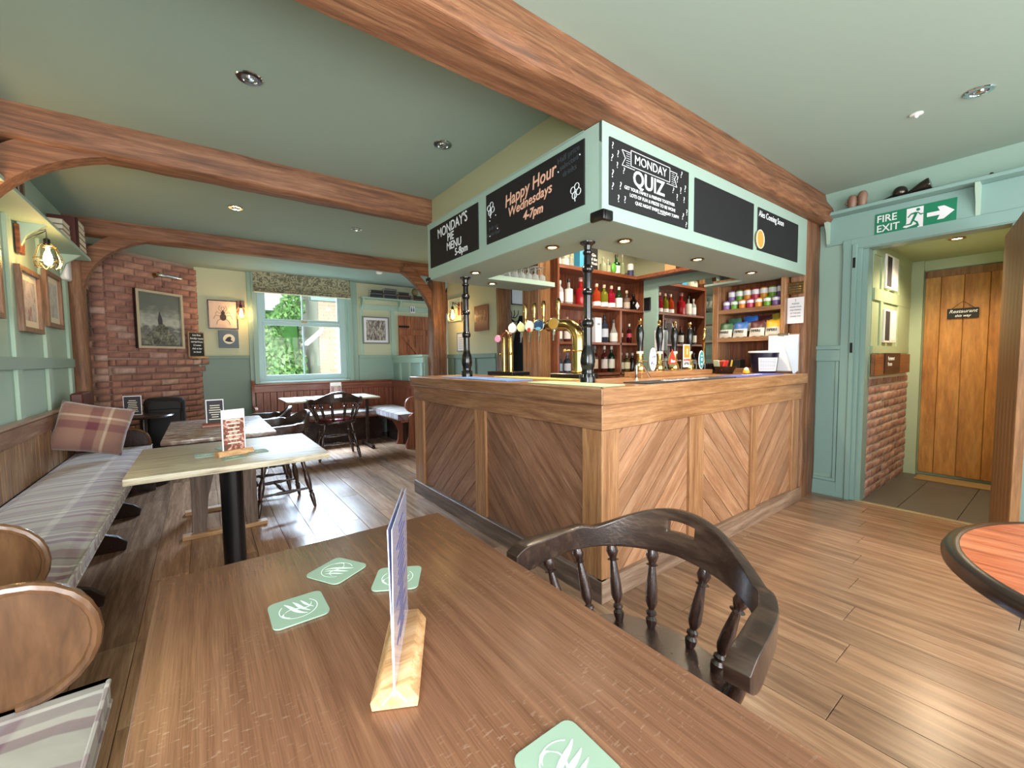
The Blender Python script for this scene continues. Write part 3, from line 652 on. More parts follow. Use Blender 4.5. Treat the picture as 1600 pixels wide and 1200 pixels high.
def chalkboard(face, u0, u1, z0, z1, label):
    if face == 'x': c = (-.001, (u0+u1)/2, z0); b = B().box(-.008, u0, z0, 0, u1, z1, .002)
    else: c = ((u0+u1)/2, -.002, z0); b = B().box(u0, -.009, z0, u1, -.001, z1, .002)
    t_ = thing('chalkboard', label, 'chalkboard', c); obj('panel', b, 'board', t_)
    return t_
def chx(t_, s, size, y, z, mat='chalk', tilt=0, **k): return text('lettering', s, size, mat, t_, (-.0088, y, z), (0, -math.cos(tilt), math.sin(tilt)), (0, math.sin(tilt), math.cos(tilt)), **k)
def chy(t_, s, size, x, z, mat='chalk', tilt=0, **k): return text('lettering', s, size, mat, t_, (x, -.0098, z), (math.cos(tilt), 0, math.sin(tilt)), (-math.sin(tilt), 0, math.cos(tilt)), **k)
c1 = chalkboard('x', 1.12, 1.88, 2.02, 2.34, 'chalkboard reading Monday pie menu at the left end of the canopy')
chx(c1, "MONDAY'S", .105, 1.50, 2.275, align='CENTER', bold=.0008, tilt=R(3), xs=.9); chx(c1, 'PIE', .085, 1.52, 2.20, align='CENTER', bold=.001); chx(c1, 'MENU', .085, 1.47, 2.13, align='CENTER', bold=.001); chx(c1, '5-8pm', .075, 1.36, 2.065, align='CENTER', bold=.001)
c2 = chalkboard('x', .11, 1.015, 2.025, 2.35, 'wide chalkboard reading happy hour Wednesdays in peach chalk')
chx(c2, 'Happy Hour', .105, .56, 2.255, 'chalkp', align='CENTER', bold=.0012, shear=.2, tilt=R(5), xs=.9); chx(c2, 'Wednesdays', .08, .56, 2.175, 'chalkp', align='CENTER', bold=.001, shear=.2, tilt=R(4)); chx(c2, '4-7pm', .07, .52, 2.10, 'chalkp', align='CENTER', bold=.002, shear=.2)
chx(c2, 'Half price\nselected\ndrinks', .042, .22, 2.27, 'chalkg', align='CENTER', tilt=R(6)); chx(c2, 'join us\nin the bar', .04, .93, 2.10, 'chalkg', align='CENTER')
def clover(t_, y, z, r):
    b = B()
    for k_ in range(4):
        a_ = k_*PI/2+.4; cx, cz = y+math.cos(a_)*r*.55, z+math.sin(a_)*r*.55
        b.tube([(-.0095, cx+math.cos(q*PI/5)*r*.42, cz+math.sin(q*PI/5)*r*.42) for q in range(10)], .0022, 4, True)
    b.tube([(-.0095, y, z), (-.0095, y+r*.2, z-r*.7), (-.0095, y+r*.1, z-r*1.3)], .0022, 4); obj('clover_drawing', b, 'chalk', t_)
clover(c2, .955, 2.245, .045); clover(c2, .17, 2.11, .04)
for y_, z_ in ((.90, 2.19), (.97, 2.17), (.88, 2.10), (.97, 2.07), (.30, 2.25), (.14, 2.28)): obj('pin', B().sphere((-.009, y_, z_), .004, 6, 4), 'chalk', c2)
c3 = chalkboard('y', .045, .74, 2.0, 2.325, 'chalkboard with Monday quiz lettering and question marks')
chy(c3, 'MONDAY', .064, .375, 2.262, align='CENTER', bold=.0002); chy(c3, 'QUIZ', .108, .36, 2.168, align='CENTER', bold=.0022, xs=1.05)
chy(c3, 'GET YOUR FAMILY & FRIENDS TOGETHER', .0235, .375, 2.108, align='CENTER', bold=.0002)
chy(c3, 'LOTS OF FUN & PRIZES TO BE WON!', .0245, .40, 2.078, align='CENTER', bold=.0002)
chy(c3, 'QUIZ NIGHT EVERY MONDAY 7:30PM', .0235, .44, 2.047, align='CENTER', bold=.0002)
b = B()
for pts in ([(.205, 2.30), (.545, 2.30), (.545, 2.222), (.205, 2.222)], [(.20, 2.285), (.135, 2.285), (.16, 2.25), (.135, 2.21), (.235, 2.21)], [(.55, 2.285), (.615, 2.285), (.59, 2.25), (.615, 2.21), (.515, 2.21)]):
    q = [(x, -.0105, z) for x, z in pts]
    if pts[0] == (.205, 2.30): q.append(q[0])
    for p0, p1 in zip(q, q[1:]): b.tube([p0, p1], .0018, 4)
for k_ in range(6):
    for xx in (.168, .563): b.tube([(xx, -.0105, 2.275-k_*.011), (xx+.028, -.0105, 2.275-k_*.011)], .0011, 4)
obj('banner_drawing', b, 'chalk', c3); obj('underline', B().box(.435, -.0105, 2.033, .51, -.0098, 2.036), 'chalk', c3)
rnd = random.Random(3)
for x, z in ((.065, 2.285), (.105, 2.255), (.06, 2.225), (.10, 2.20), (.15, 2.185), (.065, 2.15), (.125, 2.105), (.065, 2.09), (.11, 2.04), (.16, 2.045), (.66, 2.29), (.62, 2.255), (.58, 2.185), (.70, 2.22), (.655, 2.20), (.62, 2.155), (.69, 2.155), (.72, 2.09), (.68, 2.06), (.715, 2.02)):
    chy(c3, '?', rnd.uniform(.042, .056), x, z, align='CENTER', tilt=rnd.uniform(-.25, .1))
c4_ = chalkboard('y', .81, 1.565, 2.0, 2.315, 'blank chalkboard between the quiz board and the last board')
c5 = chalkboard('y', 1.635, 2.345, 2.01, 2.31, 'chalkboard reading ales coming soon with an oval badge')
chy(c5, 'Ales Coming Soon', .062, 1.64, 2.265, align='LEFT', bold=.0003, xs=.9)
obj('oval_badge', B().lathe([(.0, 0), (.06, 0), (.06, .006), (.0, .006)], (1.655, -.016, 2.085), 20, 1, False, 1., 1.1), plain('badge_gold', '#c99a45', .4), c5)
obj('badge_rim', B().tube([(1.655+.058*math.cos(q*PI/8), -.017, 2.085+.064*math.sin(q*PI/8)) for q in range(16)], .004, 5, True), 'cream_label', c5)

for q_, (x, y) in enumerate(((1.2, 1.1), (1.95, 1.15))): light('bar_fill_spot', 'SPOT', (x, y, 2.64), 42, (1, .84, .62), .05, look=(.1, .35, -1), spot=R(150))  # unseen fill added to brighten the back bar; no ceiling fittings built
# lit downlights in the canopy
def downlight(loc, lit, label, group, r=.033, up=True):
    x, y, z = loc
    t_ = thing('downlight', label, 'light', (x, y, z-.006), group)
    obj('ring', B().lathe([(r*.8, -.0), (r*1.25, -.0), (r*1.35, -.004), (r*1.25, -.008), (r*.85, -.008), (r*.8, 0)], (x, y, z), 24, 2, False), 'chrome' if not lit else 'brassdull', t_)
    obj('lens', B().lathe([(0.001, -.003), (r*.8, -.003), (r*.8, -.001), (.001, -.001)], (x, y, z), 20), 'lamp_on' if lit else 'lampoff', t_)
    if not lit: obj('lamp', B().lathe([(.001, -.012), (r*.4, -.010), (r*.5, -.002)], (x, y, z), 14), 'chrome', t_)
    return t_
names = ['by the front iron column', 'behind the quiz board', 'behind the blank board', 'nearest the snack shelves', 'behind the Monday pie board', 'over the twin brass tap']
for (x, y), nm in zip(((.159, .537), (.416, .195), (1.217, .204), (2.035, .21), (.163, 1.44), (.536, 1.761)), names):
    downlight((x, y, 1.932), True, 'lit warm spotlight in the canopy underside '+nm, 'lit spotlights in the bar canopy')
    light('canopy_spot', 'SPOT', (x, y, 1.915), 17, (1, .80, .55), .03, look=(0, 0, -1), spot=R(130))
for (x, y), nm in zip(((-1.343, 1.10), (-.264, 1.128), (-1.286, 3.228), (-.199, 3.259), (1.829, -1.03)), ('nearest the camera on the left', 'left of the happy hour board', 'between the beams on the left', 'between the beams by the pie board', 'above the fire exit doorway side')):
    downlight((x, y, ZC), False, 'unlit chrome ceiling spotlight '+nm, 'unlit spotlights in the room ceiling', .045)
tag(obj('ceiling_sensor', B().lathe([(.03, 0), (.032, -.004), (.012, -.007), (.008, -.02), (.001, -.024)], (1.845, -.781, ZC), 14), 'whitegloss'), 'small white round sensor on the right hand ceiling', 'sensor')
downlight((3.44, -.77, 2.2), True, 'lit spotlight in the corridor ceiling', None, .04)
light('corridor_spot', 'SPOT', (3.44, -.77, 2.17), 60, (1, .78, .5), .05, look=(0, 0, -1), spot=R(150))

# iron columns
def column(x, y, label):
    t_ = thing('iron_column', label, 'column', (x, y, 1.10), 'cast iron columns on the bar')
    pr = [(.046, 0), (.046, .03), (.04, .05), (.036, .06), (.036, .085), (.042, .10), (.046, .13), (.040, .18), (.030, .21), (.026, .23), (.026, .33), (.034, .34), (.037, .355), (.034, .37), (.026, .38), (.024, .52), (.032, .53), (.034, .54), (.032, .55), (.023, .56), (.022, .65), (.031, .66), (.034, .675), (.031, .69), (.022, .70), (.021, .755), (.028, .765), (.028, .775), (.02, .785), (.024, .81), (.045, .825), (.046, .83)]
    obj('shaft', B().lathe([(r, z+1.10) for r, z in pr], (x, y, 0), 20), 'iron', t_)
    fl_ = B()
    for k_ in range(10):
        a_ = 2*PI*k_/10; fl_.box(x+.038*math.cos(a_)-.006, y+.038*math.sin(a_)-.006, 1.10, x+.038*math.cos(a_)+.006, y+.038*math.sin(a_)+.006, 1.155, .002)
    obj('fluted_base', fl_, 'iron', t_)
    return t_
column(.265, .345, 'black cast iron column on the bar corner nearest the camera'); column(.20, 1.66, 'black cast iron column toward the left end of the bar')

# back bar
bb_ = thing('back_bar', 'dark mahogany back bar shelving holding spirits', 'shelving', (1.98, 1.84, 0))
obj('top_shelf', B().prism([(1.28, 1.69), (2.50, 1.69), (2.50, .80), (2.86, .80), (2.86, 1.96), (1.28, 1.96)], 2.155, 2.19, 2, .003), 'backbar', bb_)
for z, xr_ in ((1.782, 2.66), (1.395, 2.66), (1.06, 2.66)): obj('shelf', B().box(1.30, 1.70, z, xr_, 1.95, z+.026, .002), 'backbar', bb_)
obj('side_panel', B().box(1.268, 1.69, 0, 1.295, 1.96, 2.26, .003), 'backbarz', bb_); obj('side_panel', B().box(2.66, 1.69, 0, 2.70, 1.96, 2.155, .003), 'backbarz', bb_)
obj('divider', B().box(2.235, 1.70, .9, 2.262, 1.95, 1.782, .002), 'backbarz', bb_)
obj('back_panel', B().box(1.30, 1.945, 0, 2.66, 1.96, 2.155), 'backbarz', bb_)
obj('cupboard', B().box(1.30, 1.69, 0, 2.66, 1.94, 1.05), 'backbarz', bb_)
pl_ = thing('plank_pillar', 'tall pillar clad in old brown planks beside the spirit shelves', 'pillar', (1.2, 1.9, 0))
obj('plank', B().box(1.11, 1.80, 0, 1.125, 1.93, 2.64, .003), 'pillar', pl_); obj('plank', B().box(1.11, 1.935, 0, 1.125, 2.06, 2.64, .003), 'pillar', pl_)
obj('plank', B().box(1.126, 1.795, 0, 1.265, 1.81, 2.64, .003), 'honeydark', pl_); obj('core', B().box(1.126, 1.81, 0, 1.265, 2.06, 2.64), 'pillar', pl_)
# mirror wall
mr_ = thing('bar_mirror', 'large wall mirror in pale teal frame behind the hand pumps', 'mirror', (2.66, 1.2, 1.1))
obj('glass', B().box(2.655, .82, 1.12, 2.66, 1.50, 2.06), 'mirror', mr_)
obj('frame', B().box(2.64, 1.50, 1.0, 2.67, 1.69, 2.155, .003).box(2.64, .78, 1.0, 2.67, .82, 2.15, .003).box(2.64, .82, 2.06, 2.67, 1.5, 2.155, .003).box(2.64, .82, 1.0, 2.67, 1.5, 1.12, .003), 'sage', mr_)
cp = tag(obj('pinned_card', B().box(2.62, 1.40, 1.33, 2.626, 1.52, 1.56).xf(Matrix.Identity(4)), 'white'), 'white card pinned to the teal mirror frame', 'card')
tag(obj('black_switch_box', B().box(2.62, 1.585, 1.80, 2.64, 1.67, 1.95, .003).box(2.615, 1.61, 1.83, 2.621, 1.64, 1.91), 'black'), 'small black control box on the teal mirror frame', 'switch box')
# crisps unit
cu_ = thing('snack_shelves', 'oak snack shelf unit between the mirror and the end post', 'shelving', (2.6, .45, 1.1))
obj('frame', B().box(2.49, .715, 1.10, 2.75, .77, 1.99, .003).box(2.49, .13, 1.10, 2.75, .165, 1.99, .003).box(2.49, .165, 1.955, 2.75, .715, 1.99, .003), 'mellowz', cu_)
for z in (1.66, 1.39, 1.10): obj('shelf', B().box(2.49, .165, z, 2.75, .715, z+.04, .003), 'mellowy', cu_)
obj('back', B().box(2.75, .13, 1.1, 2.765, .77, 1.99), 'backbarz', cu_)
struct('trim_4', B().box(2.77, .1, 0, 2.80, 1.69, 2.15), 'sage')
cols = ['#8f6fae', '#6aa23c', '#d8862c', '#c2385c', '#e0922e', '#6c9f2e', '#7d5596']
def drink_can(x, y, z, col, label, h=.125, r=.033):
    t_ = thing('drink_can', label, 'can', (x, y, z), 'mixer cans on the top snack shelf')
    obj('body', B().lathe([(r*.8, 0), (r, .008), (r, h*.62), (r, h-.01), (r*.82, h)], (x, y, z), 14), plain('can_'+col, col, .3), t_)
    obj('band', B().lathe([(r+.0006, h*.55), (r+.0006, h-.012)], (x, y, z), 14, 2, False), 'whitegloss', t_)
    return t_
cn = ['lilac', 'green', 'orange', 'pink', 'amber', 'lime', 'purple']
for i in range(7):
    y = .655-i*.073
    drink_can(2.64, y, 1.70+.065, cols[i], cn[i]+' mixer can in the back row on the raised step, number %s from the left' % ['first', 'second', 'third', 'fourth', 'fifth', 'sixth', 'last'][i], .125)
    t_ = drink_can(2.55, y+.005, 1.70, cols[i], 'short pale capped '+cn[i]+' mixer can in the front row of the top snack shelf', .085, .031)
obj('step', B().box(2.595, .17, 1.70, 2.745, .71, 1.765), 'backbar', cu_)
def bag(y, z, x, col, label, tilt=-.25, w=.13, h=.15, col2=None):
    t_ = thing('crisp_bag', label, 'crisps', (x, y, z), 'crisp packets on the middle snack shelf')
    b = B(); nU, nV = 8, 8; gr = []
    for sgn in (1, -1):
        gg = []
        for i in range(nU+1):
            rowv = []
            for j in range(nV+1):
                u, v = i/nU, j/nV; th = .026*math.sin(PI*u)**.6*math.sin(PI*v)**.6 if 0 < u < 1 and 0 < v < 1 else 0
                zz = v*h; rowv.append((-sgn*th+zz*-tilt*1., (u-.5)*w*(1-.04*math.sin(v*PI)), zz*.96+.004*math.sin(u*12)*(1 if v in (0, 1) else 0)))
            gg.append(rowv)
        gr.append(gg)
    for gg in gr:
        vs = [[b.bm.verts.new((x+p[0], y+p[1], z+.004+p[2])) for p in r_] for r_ in gg]
        for i in range(nU):
            for j in range(nV): b.bm.faces.new((vs[i][j], vs[i+1][j], vs[i+1][j+1], vs[i][j+1]))
    bmesh.ops.remove_doubles(b.bm, verts=b.bm.verts, dist=.0004)
    m_, N, L, bp = newmat('bag_'+col[1:]); tc = N.new('ShaderNodeTexCoord'); sp = N.new('ShaderNodeSeparateXYZ'); cr = N.new('ShaderNodeValToRGB'); cr.color_ramp.interpolation = 'CONSTANT'
    cr.color_ramp.elements[0].color = c4(srgb('#cfcabd')); cr.color_ramp.elements[1].position = .53; cr.color_ramp.elements[1].color = c4(srgb(col))
    L.new(tc.outputs['Generated'], sp.inputs[0]); L.new(sp.outputs[2], cr.inputs[0]); L.new(cr.outputs[0], bp.inputs['Base Color']); setp(bp, rough=.4)
    obj('packet', b, m_, t_)
    text('lettering', 'PIPERS', .03, 'print', t_, (x-.036+.02, y, z+.055), (0, -1, 0), (tilt*-1., 0, 1), 'CENTER', .001)
bag(.66, 1.43, 2.52, '#3f6b4a', 'dark green and silver crisp packet leaning at the front left'); bag(.52, 1.43, 2.52, '#3d6fb8', 'blue and silver crisp packet at the front of the shelf')
bag(.37, 1.43, 2.52, '#5b2a2c', 'maroon and tan crisp packet at the front of the shelf'); bag(.235, 1.43, 2.52, '#e0b02c', 'yellow and cream crisp packet at the front right')
bag(.62, 1.475, 2.62, '#4a7a5c', 'green crisp packet standing behind the front row', -.1); bag(.47, 1.485, 2.62, '#2c68c4', 'bright blue crisp packet standing behind the front row', -.1)
bag(.34, 1.48, 2.62, '#4b2428', 'dark maroon crisp packet standing behind the front row', -.1); bag(.22, 1.49, 2.62, '#b3a23a', 'olive crisp packet standing behind the yellow one', -.1)

# bottles
def bottle(x, y, z, h, r, gcol, lcol, ccol, label, shape=0, lab=(.12, .5), group='spirit bottles on the back bar', tr=.45):
    t_ = thing('bottle', label, 'bottle', (x, y, z), group)
    sh = {0: [(.9, 0), (1, .02), (1, .58), (.85, .66), (.36, .74), (.32, .92)], 1: [(.92, 0), (1, .03), (1, .52), (.94, .6), (.34, .66), (.3, .90)], 2: [(.8, 0), (.95, .04), (1, .40), (.8, .58), (.34, .74), (.34, .93)], 3: [(.95, 0), (1, .03), (1, .42), (.5, .62), (.34, .72), (.32, .9)]}[shape]
    nm = 'glass_'+gcol[1:]
    if nm not in M: M[nm] = plain(nm, gcol, .08, trans=tr, ior=1.4)
    if ccol not in M: M[ccol] = plain('cap_'+ccol[1:], ccol, .35)
    if lcol and lcol not in M: M[lcol] = plain('label_'+lcol[1:], lcol, .6)
    obj('glass', B().lathe([(r*a_, b_*h) for a_, b_ in sh], (x, y, z), 14), M[nm], t_)
    obj('cap', B().lathe([(r*.37, h*.86), (r*.40, h*.87), (r*.40, h*.99), (r*.36, h)], (x, y, z), 12), M[ccol], t_)
    if lcol: obj('label', B().lathe([(r+.0012, h*lab[0]), (r+.0012, h*lab[1])], (x, y, z), 14, 2, False), M[lcol], t_)
    return t_
Y2 = 1.80; z1_, z2_, z3_, z4_ = 1.81, 1.423, 1.088, 2.192
bottle(1.40, Y2, z1_, .24, .036, '#d9dde0', '#e8e6ee', '#c9c9cc', 'clear gin bottle with white label at the left of the upper shelf')
bottle(1.525, Y2, z1_, .27, .042, '#c9c6c0', '#e9e5df', '#26262a', 'clear bottle with dark stopper and long white label on the upper shelf', 1, (.1, .6))
bottle(1.70, Y2, z1_, .30, .054, '#c22c34', None, '#e8b8b4', 'large red bottle beside the iron column on the upper shelf', 1)
for i, (c, n_) in enumerate((('#c04a26', 'orange red'), ('#8a8a2c', 'olive gold'), ('#b02038', 'crimson'))): bottle(1.95+i*.123, Y2, z1_, .26, .046, c, '#ece8ea', '#d7b9a4', n_+' flavoured gin bottle with white base label, middle of the upper shelf', 0, (.06, .24))
bottle(2.33, Y2, z1_, .26, .040, '#2d4a2c', '#e8e8e0', '#e6e4da', 'dark green wine shaped bottle with white label on the upper shelf', 0, (.08, .5))
bottle(2.47, Y2, z1_, .23, .038, '#8d7a6c', '#b9a898', '#c9b9a0', 'small clear patterned bottle near the right of the upper shelf', 1, (.1, .4))
sqb = bottle(2.60, Y2, z1_, .20, .052, '#1a1412', None, '#17120f', 'squat black bottle with white diamond label at the right of the upper shelf', 2)
obj('diamond_label', B().prism([(2.60-.035, z1_+.055), (2.60, z1_+.015), (2.60+.04, z1_+.055), (2.60, z1_+.10)], Y2-.056, Y2-.05, 1), 'white', sqb)
bottle(1.38, Y2, z2_, .25, .036, '#2b2622', '#dcd6c8', '#1f1c1a', 'dark bottle partly hidden behind the tap arch on the middle shelf'); bottle(1.50, Y2, z2_, .24, .036, '#6b2730', '#ddd', '#c88', 'pink capped bottle behind the brass arch on the middle shelf') if False else bottle(1.50, Y2, z2_, .26, .036, '#6b3730', '#d8cfc4', '#c99a9a', 'pink capped bottle behind the brass arch on the middle shelf')
bottle(1.70, Y2, z2_, .24, .038, '#1c1a18', '#d9d4cc', '#7a2020', 'dark bottle left of the white carton on the middle shelf')
ct = thing('bottle_carton', 'tall white bottle carton with grey print on the middle shelf', 'carton', (1.93, 1.80, z2_)); obj('box', B().box(1.88, 1.75, z2_, 1.98, 1.84, z2_+.27, .002), 'white', ct); text('lettering', 'GIN', .03, 'grey', ct, (1.93, 1.7485, z2_+.2), (1, 0, 0), (0, 0, 1), 'CENTER', .001)
bottle(2.08, Y2, z2_, .31, .044, '#3d4656', '#b9bfca', '#2a2a30', 'tall slate blue bottle with grey label on the middle shelf', 0, (.2, .5))
bottle(2.19, 1.76, z2_, .26, .044, '#b8b4ac', '#dcd6ce', '#4a3f38', 'square shouldered bottle with black and white label on the middle shelf', 3, (.06, .42))
for i, (x, n_) in enumerate(((2.36, 'first'), (2.52, 'second'))): bottle(x, Y2, z2_, .23, .030, '#3b0f12', '#c9a08a' if i == 0 else '#b03a4a', '#d8cdb9', 'small dark red mixer bottle, %s beside the divider' % n_, 0, (.3, .5))
for x, c, l, n_ in ((1.38, '#3a4a5a', '#8aa0b4', 'blue labelled bottle low behind the brass tap stem'), (1.50, '#40505a', '#c9ced4', 'grey labelled bottle low behind the brass tap stem'), (1.92, '#5a2a1c', '#c8b49a', 'amber whisky bottle with tan label on the lowest shelf'), (2.08, '#6a2c26', '#cfc6bc', 'red brown whisky bottle with pale label on the lowest shelf'), (2.20, '#1f3524', '#d8d6c8', 'dark green whisky bottle with cream label on the lowest shelf'), (2.37, '#4a3a22', '#c9bfa4', 'squat brown bottle right of the divider on the lowest shelf'), (2.48, '#6b5a2c', '#d9cfae', 'gold labelled bottle on the lowest shelf'), (2.58, '#2b1a14', None, 'slim dark bottle at the right end of the lowest shelf')):
    bottle(x, Y2, z3_, .30 if 1.6 < x < 2.3 else .22, .038, c, l, '#cfc4b4' if x > 2 else '#6a6f78', n_, 0, (.15, .5))
# top shelf
for x, c, l, n_, h, r_ in ((1.37, '#d8d8cc', '#e6e4d8', 'pale clear bottle at the left end of the top board', .16, .035), (1.47, '#cfd2c4', '#dcdccc', 'clear bottle with speckled label on the top board', .18, .042), (1.55, '#cccfc0', None, 'plain clear bottle next to the blue carton on the top board', .17, .03), (2.06, '#b8bfa0', None, 'short clear decanter on the top board', .18, .042), (2.14, '#c9ccb4', None, 'clear glass bottle beside the green bottle on the top board', .17, .03), (2.28, '#1f5a26', '#e4ddd2', 'green bottle with white and red label on the top board', .24, .045), (2.39, '#aab48c', None, 'tall slim clear bottle on the top board', .26, .028)):
    bottle(x, Y2, z4_, h, r_, c, l, '#3a3a30' if 'green bottle with' in n_ else '#a8a890', n_, 1, (.1, .45))
tag(obj('carton', B().box(1.64, 1.75, z4_, 1.76, 1.84, z4_+.22, .002), plain('blue_carton', '#3a9ccc', .5)), 'bright blue gin carton on the top board', 'carton')
mb = thing('mini_chalkboard', 'small upright chalkboard on the top board behind the column', 'chalkboard', (1.88, 1.79, z4_)); obj('panel', B().box(1.82, 1.78, z4_, 1.95, 1.80, z4_+.25, .002), 'board', mb); text('lettering', 'Gin\nof the\nWeek', .045, 'chalk', mb, (1.885, 1.7785, z4_+.13), (1, 0, 0), (0, 0, 1), 'CENTER', .0005)
tc_ = thing('spray_can', 'white and navy tin at the inner corner of the top board', 'tin', (2.54, Y2, z4_)); obj('body', B().lathe([(.034, 0), (.036, .005), (.036, .15), (.03, .165)], (2.54, Y2, z4_), 16), 'whitegloss', tc_); obj('band', B().lathe([(.0368, .02), (.0368, .09)], (2.54, Y2, z4_), 16, 2, False), plain('navy_band', '#3a3c62', .5), tc_)
tag(obj('wooden_crate', B().box(2.56, 1.22, z4_, 2.70, 1.36, z4_+.12, .004), plain('crate_pine', '#c09a6a', .7)), 'small pine box on the top board above the mirror', 'box')
tag(obj('green_leaves', B().sphere((2.20, 1.77, z4_+.07), .04, 10, 7, (1, .6, 1.5)), plain('leaf_green', '#5ca838', .5)), 'bright green leafy sprig between the bottles on the top board', 'plant')

# glasses on the wing shelf (upturned and stacked)
M['gl2'] = plain('bar_glass', '#e8eeec', .04, trans=.7, ior=1.45)
gsrc = None; gi = 0
def wineglass(x, y, z, h=.12, r=.038):
    global gsrc
    if gsrc is None:
        gsrc = thing('wine_glass', 'clear upturned glass on the shelf at the left wing of the canopy', 'glass', (0, 0, 0), 'upturned glasses on the canopy shelf')
        obj('bowl', B().lathe([(r*.85, 0), (r, h*.25), (r*.8, h*.5), (.006, h*.62), (.005, h*.95)], (0, 0, 0), 12, 2, False), 'gl2', gsrc)
        obj('foot', B().lathe([(.005, h*.95), (.032, h*.98), (.032, h)], (0, 0, 0), 12), 'gl2', gsrc); gsrc.location = (x, y, z); return gsrc
    return dup(gsrc, (x, y, z))
for j in range(3):
    for i in range(8):
        g_ = wineglass(.47+i*.082, 1.67+j*.075, 1.951); g_.scale = (1.05, 1.05, 1.35)
        g_['label'] = 'clear upturned glass in the %s row on the canopy wing shelf, %s from the left' % (('front', 'middle', 'back')[j], ('first', 'second', 'third', 'fourth', 'fifth', 'sixth', 'seventh', 'last')[i])

# taps --------------------------------------------------------------
tp = thing('beer_tap_bridge', 'large brass arch beer font with five round badges', 'beer tap', (.70, .90, 1.10))
obj('drip_box', B().box(.60, .74, 1.10, .80, 1.06, 1.135, .004), 'black', tp)
arch = [(.70, .85, 1.135), (.70, .85, 1.38)]+[(.70, .85+.14*(1-math.cos(q)), 1.38+.13*math.sin(q)) for q in [PI/2*i/8 for i in range(1, 9)]]+[(.70, 1.10, 1.515), (.70, 1.18, 1.515)]
obj('stem', B().tube(arch, .047, 18), 'brass', tp)
obj('crossbar', B().tube([(.70, 1.16, 1.52), (.70, 1.66, 1.52)], .028, 14), 'black', tp)
obj('collar', B().lathe([(.052, 0), (.055, .006), (.052, .012)], (.70, .85, 1.30), 18).lathe([(.054, 0), (.058, .008), (.054, .016)], (.70, .85, 1.137), 18), 'brassdull', tp)
obj('knob', B().turned((.66, .90, 1.31), (.62, .93, 1.31), [(.008, 0), (.008, .5), (.016, .6), (.016, 1)], 10), 'brass', tp)
vd = Vector((-.85, -.52, 0)).normalized()
def disc(parent, c, r, mat, name, d=Vector((-1, -.35, 0)), th=.012, sy=1.):
    d = d.normalized(); q = d.to_track_quat('Z', 'Y').to_matrix().to_4x4(); q.translation = Vector(c)
    b = B().lathe([(r*.9, 0), (r, th*.3), (r, th*.7), (r*.9, th)], (0, 0, 0), 22, 2, True, 1, sy).xf(q); return obj(name, b, mat, parent)
for i, (y, col, r_) in enumerate(((1.615, 'whitegloss', .048), (1.49, '#cfd8a0', .044), (1.37, '#e6e2dc', .05), (1.25, '#27496e', .05), (1.07, '#a8843c', .052))):
    if col not in M: M[col] = plain('badge_'+col[1:], col, .3)
    bd = disc(tp, (.655, y, 1.525), r_, 'chrome', 'badge'); disc(bd, (.646, y-.003, 1.525), r_*.86, col, 'badge_face', th=.008)
    if i == 2: disc(bd, (.638, y-.004, 1.495), .016, plain('badge_red', '#b3302c', .3), 'badge_mark', th=.004)
    if i == 3: disc(bd, (.638, y-.004, 1.497), .026, plain('badge_blue', '#6fb0d8', .3), 'badge_mark', th=.004, sy=.5)
    if i:
        obj('handle', B().turned((.70, y, 1.55), (.70, y, 1.73), [(.010, 0), (.010, .25), (.014, .3), (.011, .4), (.018, .6), (.021, .85), (.014, .97), (.004, 1)], 12), 'brass', tp)
        obj('spout', B().turned((.655, y, 1.49), (.645, y, 1.39), [(.012, 0), (.012, .5), (.007, .55), (.006, 1)], 10), 'chrome', tp)
tt = thing('twin_tap', 'small twin column brass tap with a pink badge beside the dark post', 'beer tap', (.70, 1.76, 1.10))
obj('drip_box', B().box(.60, 1.56, 1.10, .80, 1.96, 1.135, .004), 'black', tt)
for y in (1.72, 1.82): obj('column', B().lathe([(.03, 0), (.03, .008), (.024, .012), (.024, .30), (.018, .33)], (.70, y, 1.135), 16), 'brass', tt)
obj('head', B().tube([(.70, 1.72, 1.45), (.69, 1.74, 1.50), (.67, 1.78, 1.50), (.66, 1.81, 1.46)], .022, 12), 'copper', tt)
disc(tt, (.64, 1.83, 1.44), .034, plain('pink_badge', '#c78ab0', .3), 'badge')
for y in (1.69, 1.86): obj('knob', B().sphere((.68, y, 1.30), .014, 10, 6), 'brass', tt)
